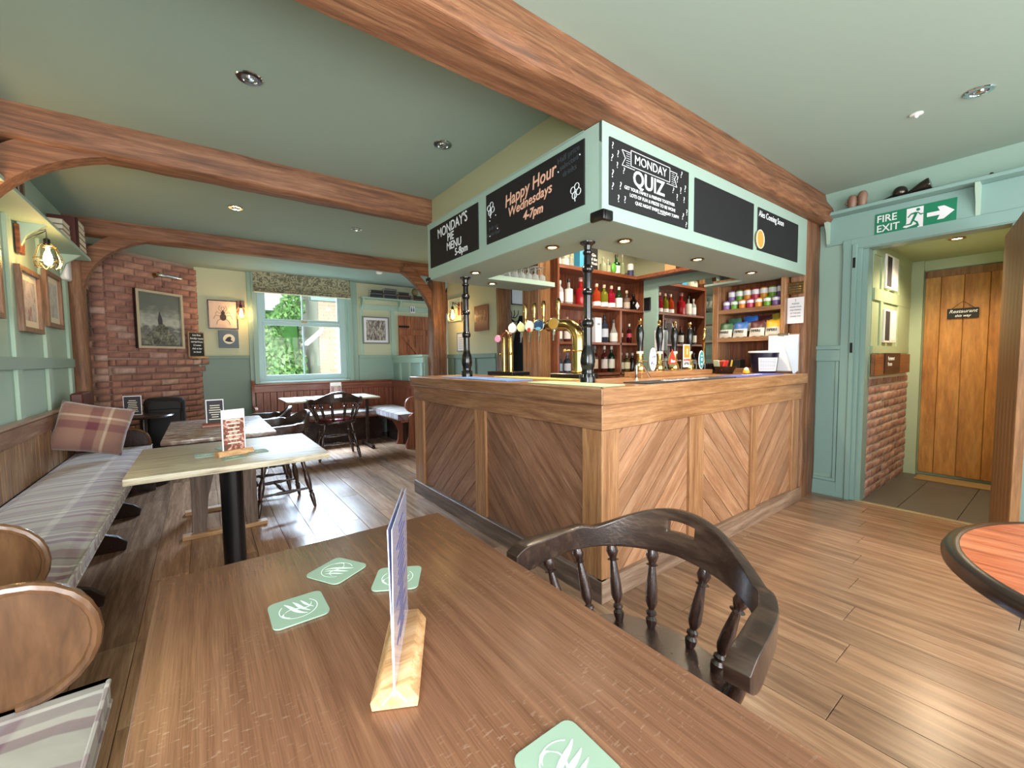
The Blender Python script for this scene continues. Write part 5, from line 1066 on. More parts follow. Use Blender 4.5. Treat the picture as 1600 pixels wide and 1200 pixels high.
# chairs ---------------------------------------------------------------
def leg_prof(): return [(.010, 0), (.014, .03), (.017, .12), (.020, .25), (.013, .29), (.020, .31), (.013, .33), (.021, .42), (.024, .55), (.018, .66), (.013, .70), (.020, .73), (.014, .76), (.018, .9), (.016, 1)]
def spin_prof(): return [(.007, 0), (.011, .06), (.013, .12), (.008, .16), (.012, .18), (.012, .21), (.007, .24), (.012, .30), (.014, .34), (.013, .5), (.009, .72), (.008, .77), (.015, .79), (.008, .81), (.012, .85), (.015, .9), (.010, 1)]
def chair(label, seatmat='dark', cover=False):
    t_ = thing('captains_chair', label, 'chair', (0, 0, 0), 'dark spindle back pub chairs')
    sp = []
    for k_ in range(28):
        a_ = 2*PI*k_/28; rx, ry = .225, .215; q = (abs(math.cos(a_))**.8*math.copysign(1, math.cos(a_))*rx, abs(math.sin(a_))**.8*math.copysign(1, math.sin(a_))*ry); sp.append(q)
    st = obj('seat', B().prism(sp, .42, .455, 2, .008), 'dark', t_)
    if cover: obj('seat_pad', B().lathe([(.0, .455), (.18, .455), (.185, .47), (.16, .482), (.0, .485)], (0, 0, 0), 26, 2, False), 'redcloth', t_)
    # bowed rail
    nU, nV = 96, 12; HW, BK, FR = .285, -.225, .165
    def path(s):
        # s 0..1 left arm tip -> back -> right arm tip
        L1 = .22; a_ = (s-.5)*2
        if abs(a_) > 1-L1*1.0:
            e = (abs(a_)-(1-L1))/L1; x = HW+.012*math.sin(e*PI*.5); y = -.01+(FR+.01)*e
            return (math.copysign(x, a_), y)
        th = a_/(1-L1)*PI/2; return (HW*math.sin(th)**1 if th >= 0 else -HW*math.sin(-th), -.01+(BK+.01)*math.cos(th))
    def top(s):
        a_ = abs((s-.5)*2); h = .718
        if a_ < .5: h += .086*(.5+.5*math.cos(PI*a_/.5))**.75
        elif a_ < .66: h += .006*math.sin(PI*(a_-.5)/.16)
        if a_ > .93: h -= .018*((a_-.93)/.07)**2
        return h
    def bot(s):
        a_ = abs((s-.5)*2); h = .655+.022*max(0, 1-a_/.6)
        if a_ > .86: h -= .010*min(1, (a_-.86)/.06)
        if a_ > .93: h += .026*((a_-.93)/.07)**2
        return h
    b = B(); V = [[None]*(nV+1) for _ in range(nU+1)]
    for i in range(nU+1):
        s = i/nU; x, y = path(s)
        for j in range(nV+1):
            v = j/nV; z = bot(s)+(top(s)-bot(s))*v; V[i][j] = b.bm.verts.new((x, y-(z-.69)*.16*(1 if y < 0 else 0), z))
    s0, s1 = int(nU*.46), int(nU*.54)
    for i in range(nU):
        for j in range(nV):
            if s0 <= i < s1 and 6 <= j < 9: continue
            b.bm.faces.new((V[i][j], V[i+1][j], V[i+1][j+1], V[i][j+1]))
    rl = obj('bow_rail', b, 'worn', t_, 60)
    md = rl.modifiers.new('thickness', 'SOLIDIFY'); md.thickness = .046; md.offset = 0; vg = rl.vertex_groups.new(name='thick')
    for q_ in range((nU+1)*(nV+1)): vg.add([q_], .62+.38*min(1, abs(((q_//(nV+1))/nU-.5)*2)/.8)**3, 'REPLACE')
    md.vertex_group = 'thick'; bv = rl.modifiers.new('edge', 'BEVEL'); bv.width = .006; bv.segments = 2; bv.angle_limit = R(50)
    for s in (.085, .20, .315, .43, .57, .685, .80, .915):
        x, y = path(s); q = min(1, .205/math.hypot(x, y))
        obj('spindle', B().turned((x*.72, y*.80, .452), (x, y, bot(s)+.004), [(r_*1.25, t_2) for r_, t_2 in spin_prof()], 12), 'dark', t_)
    ft_ = {}
    for sx in (-1, 1):
        for sy in (-1, 1):
            p0, p1 = (sx*.225, sy*.215, 0), (sx*.145, sy*.14, .425); ft_[(sx, sy)] = (Vector(p0), Vector(p1)); obj('leg', B().turned(p0, p1, leg_prof(), 12), 'dark', t_)
    m_ = lambda k_, t: ft_[k_][0].lerp(ft_[k_][1], t)
    sprf = [(.008, 0), (.011, .15), (.009, .25), (.015, .35), (.016, .5), (.015, .65), (.009, .75), (.011, .85), (.008, 1)]
    for sx in (-1, 1): obj('stretcher', B().turned(m_((sx, -1), .38), m_((sx, 1), .38), sprf, 8), 'dark', t_)
    obj('stretcher', B().turned((m_((-1, -1), .38)+m_((-1, 1), .38))/2, (m_((1, -1), .38)+m_((1, 1), .38))/2, sprf, 8), 'dark', t_)
    obj('stretcher', B().turned(m_((-1, 1), .55), m_((1, 1), .55), sprf, 8), 'dark', t_)
    return t_
ch = chair('dark spindle back captains chair pulled up to the foreground table'); ch.location = (-.735, -.765, 0); ch.rotation_euler = (0, 0, R(95)); ch.scale = (1.0, .98, 1.0)
ch2 = dup(ch, (-1.10, 2.66, 0), R(96), 'dark spindle back chair tucked against the scuffed trestle table'); ch2.scale = (1, 1, 1.02)
ch4 = dup(ch, (-1.12, 3.36, 0), R(80), 'dark spindle back chair farther along the trestle table, mostly hidden'); ch4.scale = (.95, .95, 1.0)
ch3 = chair('dark spindle back chair with red vinyl seat at the window table', cover=True); ch3.location = (-.22, 4.32, 0); ch3.rotation_euler = (0, 0, R(-4)); ch3.scale = (1.08, 1.0, 1.08)

# coasters --------------------------------------------------------------
def coaster_proto():
    t_ = thing('coaster', 'coaster', 'coaster', (0, 0, 0), 'green square coasters')
    w, r = .05, .014; p = []
    for cx, cy, a0 in ((w-r, w-r, 0), (-w+r, w-r, PI/2), (-w+r, -w+r, PI), (w-r, -w+r, 3*PI/2)):
        for k_ in range(5): a_ = a0+PI/2*k_/4; p.append((cx+r*math.cos(a_), cy+r*math.sin(a_)))
    obj('card', B().prism(p, 0, .0028, 2), 'coaster', t_)
    b = B()
    def ribbon(pts, ws, z=.0034):
        vs = []
        for i, q in enumerate(pts):
            d = Vector(pts[min(i+1, len(pts)-1)])-Vector(pts[max(i-1, 0)]); d.normalize(); n_ = Vector((-d.y, d.x)); vs.append((b.bm.verts.new((*(Vector(q)+n_*ws[i]), z)), b.bm.verts.new((*(Vector(q)-n_*ws[i]), z))))
        for u, v in zip(vs, vs[1:]): b.bm.faces.new((u[0], u[1], v[1], v[0]))
    def bez(a, c, d, e, n=9): return [tuple(Vector(a)*(1-t)**3+3*Vector(c)*t*(1-t)**2+3*Vector(d)*t*t*(1-t)+Vector(e)*t**3) for t in [i/n for i in range(n+1)]]
    taper = lambda n, w_: [w_*math.sin(PI*(i+.6)/(n+1.2)) for i in range(n+1)]
    arc = [(.034*math.cos(a_), .034*math.sin(a_)) for a_ in [.9+4.6*i/26 for i in range(27)]]; ribbon(arc, [.0009]*27)
    ribbon(bez((.012, -.026), (-.03, -.018), (.022, .008), (-.004, .026)), taper(9, .0020)); ribbon(bez((-.004, .026), (-.012, .034), (-.022, .028), (-.024, .018)), taper(9, .0024))
    ribbon(bez((-.026, -.012), (-.012, .010), (.010, .008), (.030, .022)), taper(9, .0042)); ribbon(bez((-.020, -.018), (0, .0), (.012, -.004), (.030, .006)), taper(9, .0038)); ribbon(bez((-.010, -.026), (.008, -.012), (.016, -.014), (.028, -.008)), taper(9, .0028))
    obj('bird_print', b, 'coasterw', t_); return t_
cz = .7508; cp0 = coaster_proto(); first = True
for x, y, z, rz, l in ((-1.463, -.50, cz, R(90), 'green coaster at the left of the foreground table'), (-1.361, -.383, cz, R(-60), 'green coaster nearest the far edge of the foreground table'), (-1.26, -.505, cz, R(60), 'green coaster half hidden behind the upright menu card'), (-1.262, -1.06, cz, R(0), 'green coaster at the bottom edge of the photograph'),
                       (-1.60, 1.36, cz, 0, 'left coaster on the pale table'), (-1.485, 1.20, cz, .2, 'coaster under the menu block on the pale table'), (-1.50, 1.52, cz, .3, 'small coaster just behind the menu on the pale table'), (-1.37, 1.29, cz, .1, 'coaster right of the menu on the pale table')):
    if first: cp0.location = (x, y, z); cp0.rotation_euler = (0, 0, rz); cp0['label'] = l; first = False
    else: dup(cp0, (x, y, z), rz, l)
# menu cards on blocks ------------------------------------------------------
mh = thing('menu_holder', 'upright folded lilac menu card in a pale wooden block on the foreground table', 'menu', (-1.353, -.765, .75))
q = Matrix.Rotation(R(62), 4, 'Z')
def loc(b): return b.xf(Matrix.Translation((-1.353, -.765, .7505)) @ q)
obj('block', loc(B().prism([(-.032, 0), (.032, 0), (.034, .012), (.020, .032), (-.020, .032), (-.034, .012)], -.095, .095, 0, .001)), 'pale_wood', mh)
obj('leaf_sheet', loc(B().prism([(-.002, .02), (-.001, .05), (.0024, .262), (.0036, .262), (.0012, .05), (0, .02)], -.096, .094, 0)), 'acrylic', mh)
obj('leaf_sheet', loc(B().prism([(.002, .02), (.001, .05), (-.0024, .262), (-.0036, .262), (-.0012, .05), (0, .02)], -.096, .094, 0)), 'acrylic', mh)
obj('spread_feet', loc(B().prism([(-.018, .010), (-.016, .010), (0, .026), (0, .030)], -.097, -.094, 0).prism([(.018, .010), (.016, .010), (0, .026), (0, .030)], -.097, -.094, 0)), 'white', mh)
pb = B(); rnd = random.Random(8)
for i in range(16):
    zz = .06+i*.0118; l = rnd.uniform(.04, .13); yy = -.0012-(zz-.05)*.0125-.0004
    pb.prism([(yy, zz), (yy, zz+.004), (yy-.0004, zz+.004), (yy-.0004, zz)], -l/2, l/2, 0)
obj('print_lines', loc(pb), plain('lilac_print', '#6b6790', .6), mh)
def menu(x, y, rz, label, w=.105, h=.21, block='pale_wood', face='white', z=.7505, lines=True, artcol=None):
    t_ = thing('menu_card', label, 'menu', (x, y, z)); q = Matrix.Translation((x, y, z)) @ Matrix.Rotation(rz, 4, 'Z')
    if block: obj('block', B().prism([(-.03, 0), (.03, 0), (.03, .012), (.018, .028), (-.018, .028), (-.03, .012)], -w*.75, w*.75, 0, .001).xf(q), block, t_)
    obj('card', B().box(-w/2, -.002, .02, w/2, .002, h).xf(q), face, t_)
    for s_ in (-1, 1): obj('printed_panel', B().box(-w/2+.006, s_*.0024-.0004, .026, w/2-.006, s_*.0024+.0004, h-(.05 if artcol else .008)).xf(q), artcol or 'print', t_)
    b = B(); rnd = random.Random(int(x*100)); yy = -.0034
    for i in range(7): l = rnd.uniform(.02, w*.35); b.box(-l, yy-.0003, h*.25+i*h*.085, l, yy, h*.25+i*h*.085+.006)
    if lines: obj('print_lines', b.xf(q), 'cream_label', t_)
    return t_
food = pattern('festive_print', [(.34, '#5a3a2c'), (.45, '#8a4636'), (.52, '#c8b0a0'), (.58, '#a83c34'), (.7, '#5c4a3c')], 30, .5, 1.)
menu(-1.475, 1.29, R(22), 'white and red festive menu card in a wooden block on the pale table', .115, .245, artcol=food)
menu(-1.53, 2.60, R(2), 'black menu card with gold print on the scuffed trestle table', .115, .21, 'redwoodx')
menu(-.045, 5.0, R(-2), 'pink and purple menu card on the window table', .15, .19, None, 'white', artcol=pattern('pink_print', [(.4, '#8a6a7a'), (.5, '#b89aa8'), (.58, '#a05858'), (.7, '#76627a')], 24, .5))
menu(-2.16, 4.10, R(-10), 'dark menu card with white border standing on the small round table', .14, .21, None, 'white', z=.7225)
# scatter cushion, leather folder
pc = B(); n_ = 16; P = {}
for s_ in (1, -1):
    for i in range(n_+1):
        for j in range(n_+1):
            u, v = i/n_*2-1, j/n_*2-1; k_ = (1-u**4)*(1-v**4); pin = 1-.06*(1-abs(u)**2)*abs(v)**3-.0
            x = u*.22*(1-.07*(1-v*v)*0-.05*(1-abs(v))*abs(u)**6); y = v*.22*(1-.05*(1-abs(u))*abs(v)**6)
            P[(s_, i, j)] = pc.bm.verts.new((x, s_*.075*k_**.55 if k_ > 0 else 0, y))
    for i in range(n_):
        for j in range(n_): pc.bm.faces.new((P[(s_, i, j)], P[(s_, i+1, j)], P[(s_, i+1, j+1)], P[(s_, i, j+1)]))
bmesh.ops.remove_doubles(pc.bm, verts=pc.bm.verts, dist=.0003)
pil = tag(obj('scatter_cushion', pc, None, None, 80, origin=(0, 0, 0)), 'plaid scatter cushion in brown and plum leaning at the end of the long bench', 'cushion')
mp_, N, L, bp = newmat('cushion_plaid'); tc = N.new('ShaderNodeTexCoord'); sp = N.new('ShaderNodeSeparateXYZ'); L.new(tc.outputs['Object'], sp.inputs[0]); outs = []
for ax in (0, 2):
    mu = N.new('ShaderNodeMath'); mu.operation = 'MULTIPLY_ADD'; mu.inputs[1].default_value = 3.2; mu.inputs[2].default_value = 5.3; L.new(sp.outputs[ax], mu.inputs[0]); fr = N.new('ShaderNodeMath'); fr.operation = 'FRACT'; L.new(mu.outputs[0], fr.inputs[0])
    cr = N.new('ShaderNodeValToRGB'); e = cr.color_ramp.elements; e[0].color = c4(srgb('#9c7868')); e[1].color = c4(srgb('#9c7868'))
    for p, c in ((.2, '#9c7868'), (.23, '#6d3a44'), (.42, '#74404a'), (.45, '#a58472'), (.55, '#a58472'), (.57, '#d8c6b0'), (.61, '#d8c6b0'), (.63, '#97705f'), (.8, '#8d6a62')): x = e.new(p); x.color = c4(srgb(c))
    L.new(fr.outputs[0], cr.inputs[0]); outs.append(cr.outputs[0])
mx = N.new('ShaderNodeMix'); mx.data_type = 'RGBA'; mx.inputs[0].default_value = .5; L.new(outs[0], mx.inputs[6]); L.new(outs[1], mx.inputs[7]); L.new(mx.outputs[2], bp.inputs['Base Color']); setp(bp, rough=.95, sheen=.4)
pil.data.materials.append(mp_); pil.location = (-2.32, 3.25, .735); pil.rotation_euler = (R(-18), R(14), R(-2)); pil.scale = (1.0, 1.0, .88)
tag(obj('leather_folder', B().box(-2.50, 3.62, .49, -2.42, 4.0, 1.0, .01).xf(Matrix.Identity(4)), plain('oxblood_leather', '#54251c', .4)), 'oxblood leather folder standing behind the scatter cushion', 'folder')

# pictures on the left wall ----------------------------------------------------
def frame_x(y0, y1, z0, z1, label, art, w=.035, d=.03, fm='dark', matc='cream_label'):
    t_ = thing('framed_picture', label, 'picture', (XL+.03, (y0+y1)/2, z0)); x = XL+.022
    obj('frame', B().box(x, y0, z0, x+d, y0+w, z1, .002).box(x, y1-w, z0, x+d, y1, z1, .002).box(x, y0+w, z0, x+d, y1-w, z0+w, .002).box(x, y0+w, z1-w, x+d, y1-w, z1, .002), fm, t_)
    obj('mount', B().box(x, y0+w, z0+w, x+.008, y1-w, z1-w), matc, t_); obj('print', B().box(x+.008, y0+w+.05, z0+w+.05, x+.010, y1-w-.05, z1-w-.05), art, t_)
    obj('glazing', B().box(x+.014, y0+w, z0+w, x+.016, y1-w, z1-w), 'pane', t_)
    return t_
fb = wood('brown_frame', '#5a4030', '#7b5b46', '#96765e', 2, .4, 2.)
frame_x(2.84, 3.30, 1.475, 1.925, 'brown wood framed print beneath the caged lamp on the left wall', pattern('print_a', [(.35, '#a09ea6'), (.5, '#c4c2c4'), (.62, '#9c8078')], 5), fm=fb, d=.03)
frame_x(3.45, 3.90, 1.55, 2.0, 'second brown framed print beside the oak wall post', pattern('print_b', [(.35, '#9aa4a4'), (.5, '#c4c8c4'), (.62, '#a8aaa0')], 6), fm=fb)
frame_x(2.1, 2.52, 1.53, 1.95, 'dark framed print cut off at the left edge', pattern('print_c', [(.35, '#5a5a66'), (.5, '#8f8f96'), (.62, '#6a5c58')], 6), fm=fb)
frame_x(4.56, 4.96, 1.55, 2.04, 'ornate dark framed picture between the wall post and the brick', pattern('print_d', [(.35, '#8a7a68'), (.5, '#c8b8a0'), (.62, '#5a4a40')], 10), .05, .04, 'dark')
# caged lamp(s)
def cage_lamp(px, py, pz, wall, label, s=1., backcol='backbar'):
    """px..: bulb centre; wall: unit vector pointing from bulb to the wall (x,y), distance .15"""
    t_ = thing('cage_wall_lamp', label, 'lamp', (px, py, pz), 'caged wall lamps with glowing bulbs'); W_ = Vector((wall[0], wall[1], 0)); c = Vector((px, py, pz)); w = c+W_*wall[2]
    side = Vector((-wall[1], wall[0], 0))
    b = B().box(-.05*s, -.012, -.10*s, .05*s, .012, .10*s, .004); ang_ = math.atan2(wall[1], wall[0])-PI/2
    b.xf(Matrix.Translation(w+Vector((0, 0, .12*s))) @ Matrix.Rotation(ang_, 4, 'Z')); obj('backplate', b, 'backbar', t_)
    obj('arm', B().tube([w+Vector((0, 0, .16*s)), c+Vector((0, 0, .21*s)), c+Vector((0, 0, .13*s))], .005*s, 6).tube([w+Vector((0, 0, .10*s)), c+Vector((0, 0, .20*s))], .003*s, 5), 'black', t_)
    obj('socket', B().lathe([(.010*s, .09*s), (.018*s, .10*s), (.018*s, .14*s), (.008*s, .15*s)], c, 12), 'black', t_)
    cg = B(); K = 8
    for k_ in range(K):
        a_ = 2*PI*k_/K; f = lambda r, z: c+Vector((r*math.cos(a_)*s, r*math.sin(a_)*s, z*s)); cg.tube([f(.02, .11), f(.045, .09), f(.075, .0), f(.060, -.05), f(.045, -.06)], .0025*s, 4)
        a2 = a_+PI/K; f2 = lambda aa, r, z: c+Vector((r*math.cos(aa)*s, r*math.sin(aa)*s, z*s)); cg.tube([f2(a_, .07, -.02), f2(a2-.1, .066, -.055), f2(a2, .064, -.062), f2(a2+.1, .066, -.055), f2(a_+2*PI/K, .07, -.02)], .0022*s, 4)
    cg.tube([c+Vector((.075*s*math.cos(a_), .075*s*math.sin(a_), 0)) for a_ in [2*PI*q/20 for q in range(20)]], .0025*s, 4, True); cg.tube([c+Vector((.045*s*math.cos(a_), .045*s*math.sin(a_), .09*s)) for a_ in [2*PI*q/16 for q in range(16)]], .0025*s, 4, True)
    obj('cage', cg, 'brass', t_)
    obj('bulb', B().lathe([(.004, -.045), (.018, -.035), (.026, -.01), (.024, .02), (.013, .06), (.012, .09)], c, 14).xf(Matrix.Identity(4)) if s == 1 else B().lathe([(.004*s, -.045*s), (.018*s, -.035*s), (.026*s, -.01*s), (.024*s, .02*s), (.013*s, .06*s), (.012*s, .09*s)], c, 14), 'bulb', t_)
    light('warm_point_glow', 'POINT', c-W_*.03, 6*s, (1, .58, .22), .03)
    return t_
cage_lamp(-2.45, 3.02, 2.0, (-1, 0, .13), 'brass caged lamp with a glowing bulb nearest the camera on the left wall')
cage_lamp(-1.115, 5.68, 1.92, (0, 1, .11), 'glowing caged wall lamp beside the beetle picture', .95)
cage_lamp(1.27, 3.86, 1.86, (1, 0, .12), 'glowing wall lamp behind the iron column', .95)
light('warm_point_glow', 'POINT', (-2.45, 1.9, 2.0), 5, (1, .58, .22), .04)  # warm point light on its own
al = tag(obj('alarm_unit', B().box(XL, 4.12, 2.02, XL+.06, 4.27, 2.22, .02, 3), 'whitegloss'), 'white rounded wall unit by the top of the oak wall post', 'wall unit')
# high shelf and books
hs = thing('book_shelf', 'sage green high shelf of old books on the left wall', 'shelf', (XL+.1, 3.4, 2.24))
obj('board', B().box(XL, 1.0, 2.235, XL+.19, 4.30, 2.262, .003), 'sage_light', hs)
for y in (1.9, 3.0, 4.05): obj('bracket', B().prism([(XL+.02, 2.05), (XL+.03, 2.07), (XL+.06, 2.15), (XL+.12, 2.2), (XL+.16, 2.235), (XL+.02, 2.235)], y-.015, y+.015, 1), 'sage_light', hs)
bkm = {}
def book(x0, y0, z0, x1, y1, z1, col, label, group, spine=0, flat_=True):
    """spine axis: 0 spine on +x side"""
    if col not in bkm: bkm[col] = plain('book_cloth_'+col[1:], col, .6, vary=.15, bscale=80)
    t_ = thing('book', label, 'book', ((x0+x1)/2, (y0+y1)/2, z0), group)
    c = .003
    if flat_: obj('cover', B().box(x0, y0, z0, x1, y1, z0+c).box(x0, y0, z1-c, x1, y1, z1).box(*( (x0, y0, z0, x0+c, y1, z1) if spine == 1 else (x1-c, y0, z0, x1, y1, z1))), bkm[col], t_); obj('pages', B().box(x0+.004, y0+.004, z0+c, x1-.004, y1-.004, z1-c), 'cream_label', t_)
    else: obj('cover', B().box(x0, y0, z0, x1, y0+c, z1).box(x0, y1-c, z0, x1, y1, z1).box(x1-c, y0, z0, x1, y1, z1), bkm[col], t_); obj('pages', B().box(x0+.004, y0+c, z0+.003, x1-.004, y1-c, z1-.003), 'cream_label', t_)
    return t_
sx0 = XL+.02
for i, c in enumerate(('#4a3028', '#b8aca0', '#6a5c50', '#c9bfb0', '#8f8478')): book(sx0, 3.86-.01*i, 2.262+i*.05, sx0+.17, 4.14-.012*i, 2.262+i*.05+.047, c, ['brown', 'pale', 'drab', 'cream', 'grey'][i]+' book lying in the stack at the far end of the high shelf', 'books on the left high shelf', 1)
for i, c in enumerate(('#5a2a20', '#3a2c28', '#7a3a2a')): book(sx0, 3.74+i*.036, 2.262, sx0+.17, 3.772+i*.036, 2.50+.01*i, c, ['oxblood', 'near black', 'rust'][i]+' book standing upright beside the stack on the high shelf', 'books on the left high shelf', 0, False)
for i, c in enumerate(('#b09a80', '#7a6a5c', '#c4bcae')): book(sx0, 3.35, 2.262+i*.04, sx0+.16, 3.60-.01*i, 2.262+i*.04+.037, c, ['tan', 'taupe', 'off white'][i]+' book lying in the middle stack on the high shelf', 'books on the left high shelf', 1)
for i in range(6): book(sx0, 2.2+i*.045, 2.262, sx0+.16, 2.241+i*.045, 2.46+.012*(i % 3), ['#6b4a3a', '#8a7a6a', '#4a3a34', '#a89a88', '#5a4034', '#7a6250'][i], 'upright book near the camera end of the high shelf, %s from the left' % ['first', 'second', 'third', 'fourth', 'fifth', 'sixth'][i], 'books on the left high shelf', 0, False)

# pictures on the chimney breast (built in a local frame, x along the face, y out) ---
def on_breast(t_, s, z, d=.035):
    x, y = fp(s, d); t_.location = (x, y, z); t_.rotation_euler = (0, 0, ang)
def lt(name, label, cat): t_ = thing(name, label, cat, (0, 0, 0)); return t_
pf = lt('framed_picture', 'large cream framed painting of a figure on misty rocks on the brick chimney', 'picture')
obj('frame', B().box(-.285, -.04, 0, -.255, 0, .70, .003).box(.255, -.04, 0, .285, 0, .70, .003).box(-.255, -.04, 0, .255, 0, .03, .003).box(-.255, -.04, .67, .255, 0, .70, .003), plain('champagne_frame', '#b8a88c', .35), pf)
obj('side_edge', B().box(-.292, -.036, 0, -.286, 0, .70), 'darkplain', pf)
pm, N, L, bp = newmat('misty_painting'); tc = N.new('ShaderNodeTexCoord'); sp = N.new('ShaderNodeSeparateXYZ'); L.new(tc.outputs['Generated'], sp.inputs[0])
n1 = N.new('ShaderNodeTexNoise'); n1.inputs['Scale'].default_value = 5; n1.inputs['Detail'].default_value = 7; mp = N.new('ShaderNodeMapping'); mp.inputs['Scale'].default_value = (1, 1, 2.5); L.new(tc.outputs['Generated'], mp.inputs[0]); L.new(mp.outputs[0], n1.inputs['Vector'])
ad = N.new('ShaderNodeMath'); ad.operation = 'MULTIPLY_ADD'; ad.inputs[1].default_value = .5; L.new(n1.outputs[0], ad.inputs[0]); L.new(sp.outputs[2], ad.inputs[2]); cr = N.new('ShaderNodeValToRGB'); e = cr.color_ramp.elements
e[0].position = .3; e[0].color = c4(srgb('#4a4a40')); e[1].position = 1.; e[1].color = c4(srgb('#5f6358'))
for p, c in ((.42, '#7c7c6e'), (.55, '#4f524a'), (.66, '#a8a898'), (.78, '#8f9488'), (.88, '#767a6c')): x = e.new(p); x.color = c4(srgb(c))
L.new(ad.outputs[0], cr.inputs[0]); L.new(cr.outputs[0], bp.inputs['Base Color']); setp(bp, rough=.25)
obj('canvas', B().box(-.255, -.02, .03, .255, -.01, .67), pm, pf)
obj('painted_rocks', B().prism([(-.23, .05), (-.18, .15), (-.08, .24), (-.03, .30), (.03, .31), (.10, .24), (.20, .12), (.24, .05)], -.0215, -.02, 1), pattern('painted_rock', [(.4, '#3c3d35'), (.55, '#6e7062'), (.65, '#8d8f80')], 18), pf)
obj('painted_figure', B().prism([(-.03, .30), (-.035, .35), (-.02, .42), (-.01, .46), (.0, .42), (.02, .36), (.02, .30)], -.0225, -.0215, 1), 'darkplain', pf)
on_breast(pf, .55, 1.43)
lb_ = lt('slate_board', 'small chalk written board standing on the right end of the mantel', 'chalkboard')
obj('frame', B().box(-.115, -.018, .02, .115, 0, .36, .003), 'brick2' if False else 'tan', lb_); obj('panel', B().box(-.10, -.021, .035, .10, -.017, .345), 'board', lb_)
for i, s in enumerate(('Log fires', 'Sunday roasts', 'served from', '12 noon', 'Ask at bar', 'to book')): text('lettering', s, .034, 'chalk', lb_, (0, -.0215, .315-i*.045), (1, 0, 0), (0, 0, 1), 'CENTER', .0006, .2)
obj('foot', B().box(-.10, -.05, 0, .14, .01, .025, .003), 'pale_wood', lb_); on_breast(lb_, .10, 1.305, .05)
pl2 = lt('picture_light', 'chrome picture light bar above the painting on the brick', 'lamp')
obj('bar', B().turned((-.14, -.09, 0), (.16, -.09, 0), [(.018, 0), (.02, .02), (.02, .98), (.018, 1)], 14), 'chrome', pl2); obj('arm', B().tube([(-.1, 0, .0), (-.1, -.06, .03), (-.1, -.09, .01)], .008, 8).lathe([(.03, -.0), (.03, .012)], (-.1, -.012, 0), 14, 1), 'brassdull', pl2); obj('pull_cord', B().tube([(-.08, -.08, 0), (-.08, -.08, -.14)], .002, 4).sphere((-.08, -.08, -.145), .006, 8, 6), 'black', pl2)
on_breast(pl2, .47, 2.33, .03)
# far wall pictures
def frame_y(x0, x1, z0, z1, label, w=.02, fm='darkplain', matc='cream_label', name='framed_picture', yb=YB):
    t_ = thing(name, label, 'picture', ((x0+x1)/2, yb-.01, z0)); y = yb-.014
    obj('frame', B().box(x0, y-.022, z0, x0+w, y, z1, .002).box(x1-w, y-.022, z0, x1, y, z1, .002).box(x0+w, y-.022, z0, x1-w, y, z0+w, .002).box(x0+w, y-.022, z1-w, x1-w, y, z1, .002), fm, t_); obj('mount', B().box(x0+w, y-.010, z0+w, x1-w, y, z1-w), matc, t_); return t_
bf = frame_y(-1.50, -1.15, 1.72, 2.12, 'black framed print of a dark long legged beetle left of the window', .014, 'darkplain', plain('peach_mount', '#d9bfae', .6))
b = B(); cx, cz_ = -1.325, 1.90; yy = YB-.026
def ell(cx_, cz2, a_, c_, n=16): return [(cx_+a_*math.cos(2*PI*k_/n), cz2+c_*math.sin(2*PI*k_/n)) for k_ in range(n)]
b.prism(ell(cx, cz_-.015, .038, .05), yy, yy+.002, 1).prism(ell(cx, cz_+.045, .026, .02), yy, yy+.002, 1).prism(ell(cx, cz_+.07, .012, .01), yy, yy+.002, 1)
for s_ in (-1, 1):
    for p in ([(.03, .03), (.07, .06), (.085, .03)], [(.035, 0), (.085, .01), (.11, -.04)], [(.03, -.04), (.065, -.07), (.08, -.12)], [(.02, .06), (.05, .10), (.03, .145)], [(.008, .075), (.02, .11), (.005, .13)]): b.tube([(cx+s_*u, yy, cz_+v) for u, v in p], .003, 4)
obj('beetle_print', b, plain('beetle_ink', '#3a2c28', .6), bf)
sf = thing('bird_picture', 'small slate blue square picture of a pale bird disc under the beetle', 'picture', (-1.28, YB-.01, 1.42)); obj('panel', B().box(-1.39, YB-.03, 1.455, -1.155, YB-.002, 1.70, .003), plain('slate_blue', '#5c6c7c', .6), sf)
dd = obj('pale_disc', B().lathe([(.001, 0), (.07, 0), (.07, .002), (.001, .002)], (-1.27, YB-.033, 1.58), 22, 1), 'cream_label', sf); obj('bird_print', B().prism([(-1.32, 1.555), (-1.29, 1.60), (-1.26, 1.615), (-1.24, 1.60), (-1.25, 1.57), (-1.22, 1.54), (-1.28, 1.54)], YB-.035, YB-.033, 1), 'print', dd)
wf2 = frame_y(.60, 1.06, 1.54, 2.0, 'grey framed woodland print right of the window', .022, plain('grey_frame', '#7c7e78', .5), 'white')
obj('woodland_print', B().box(.665, YB-.028, 1.60, .995, YB-.024, 1.94), pattern('woodland', [(.38, '#4c4440'), (.5, '#8a8078'), (.6, '#c0b8ac')], 14, .6, 1, (4, 1, 1)), wf2)
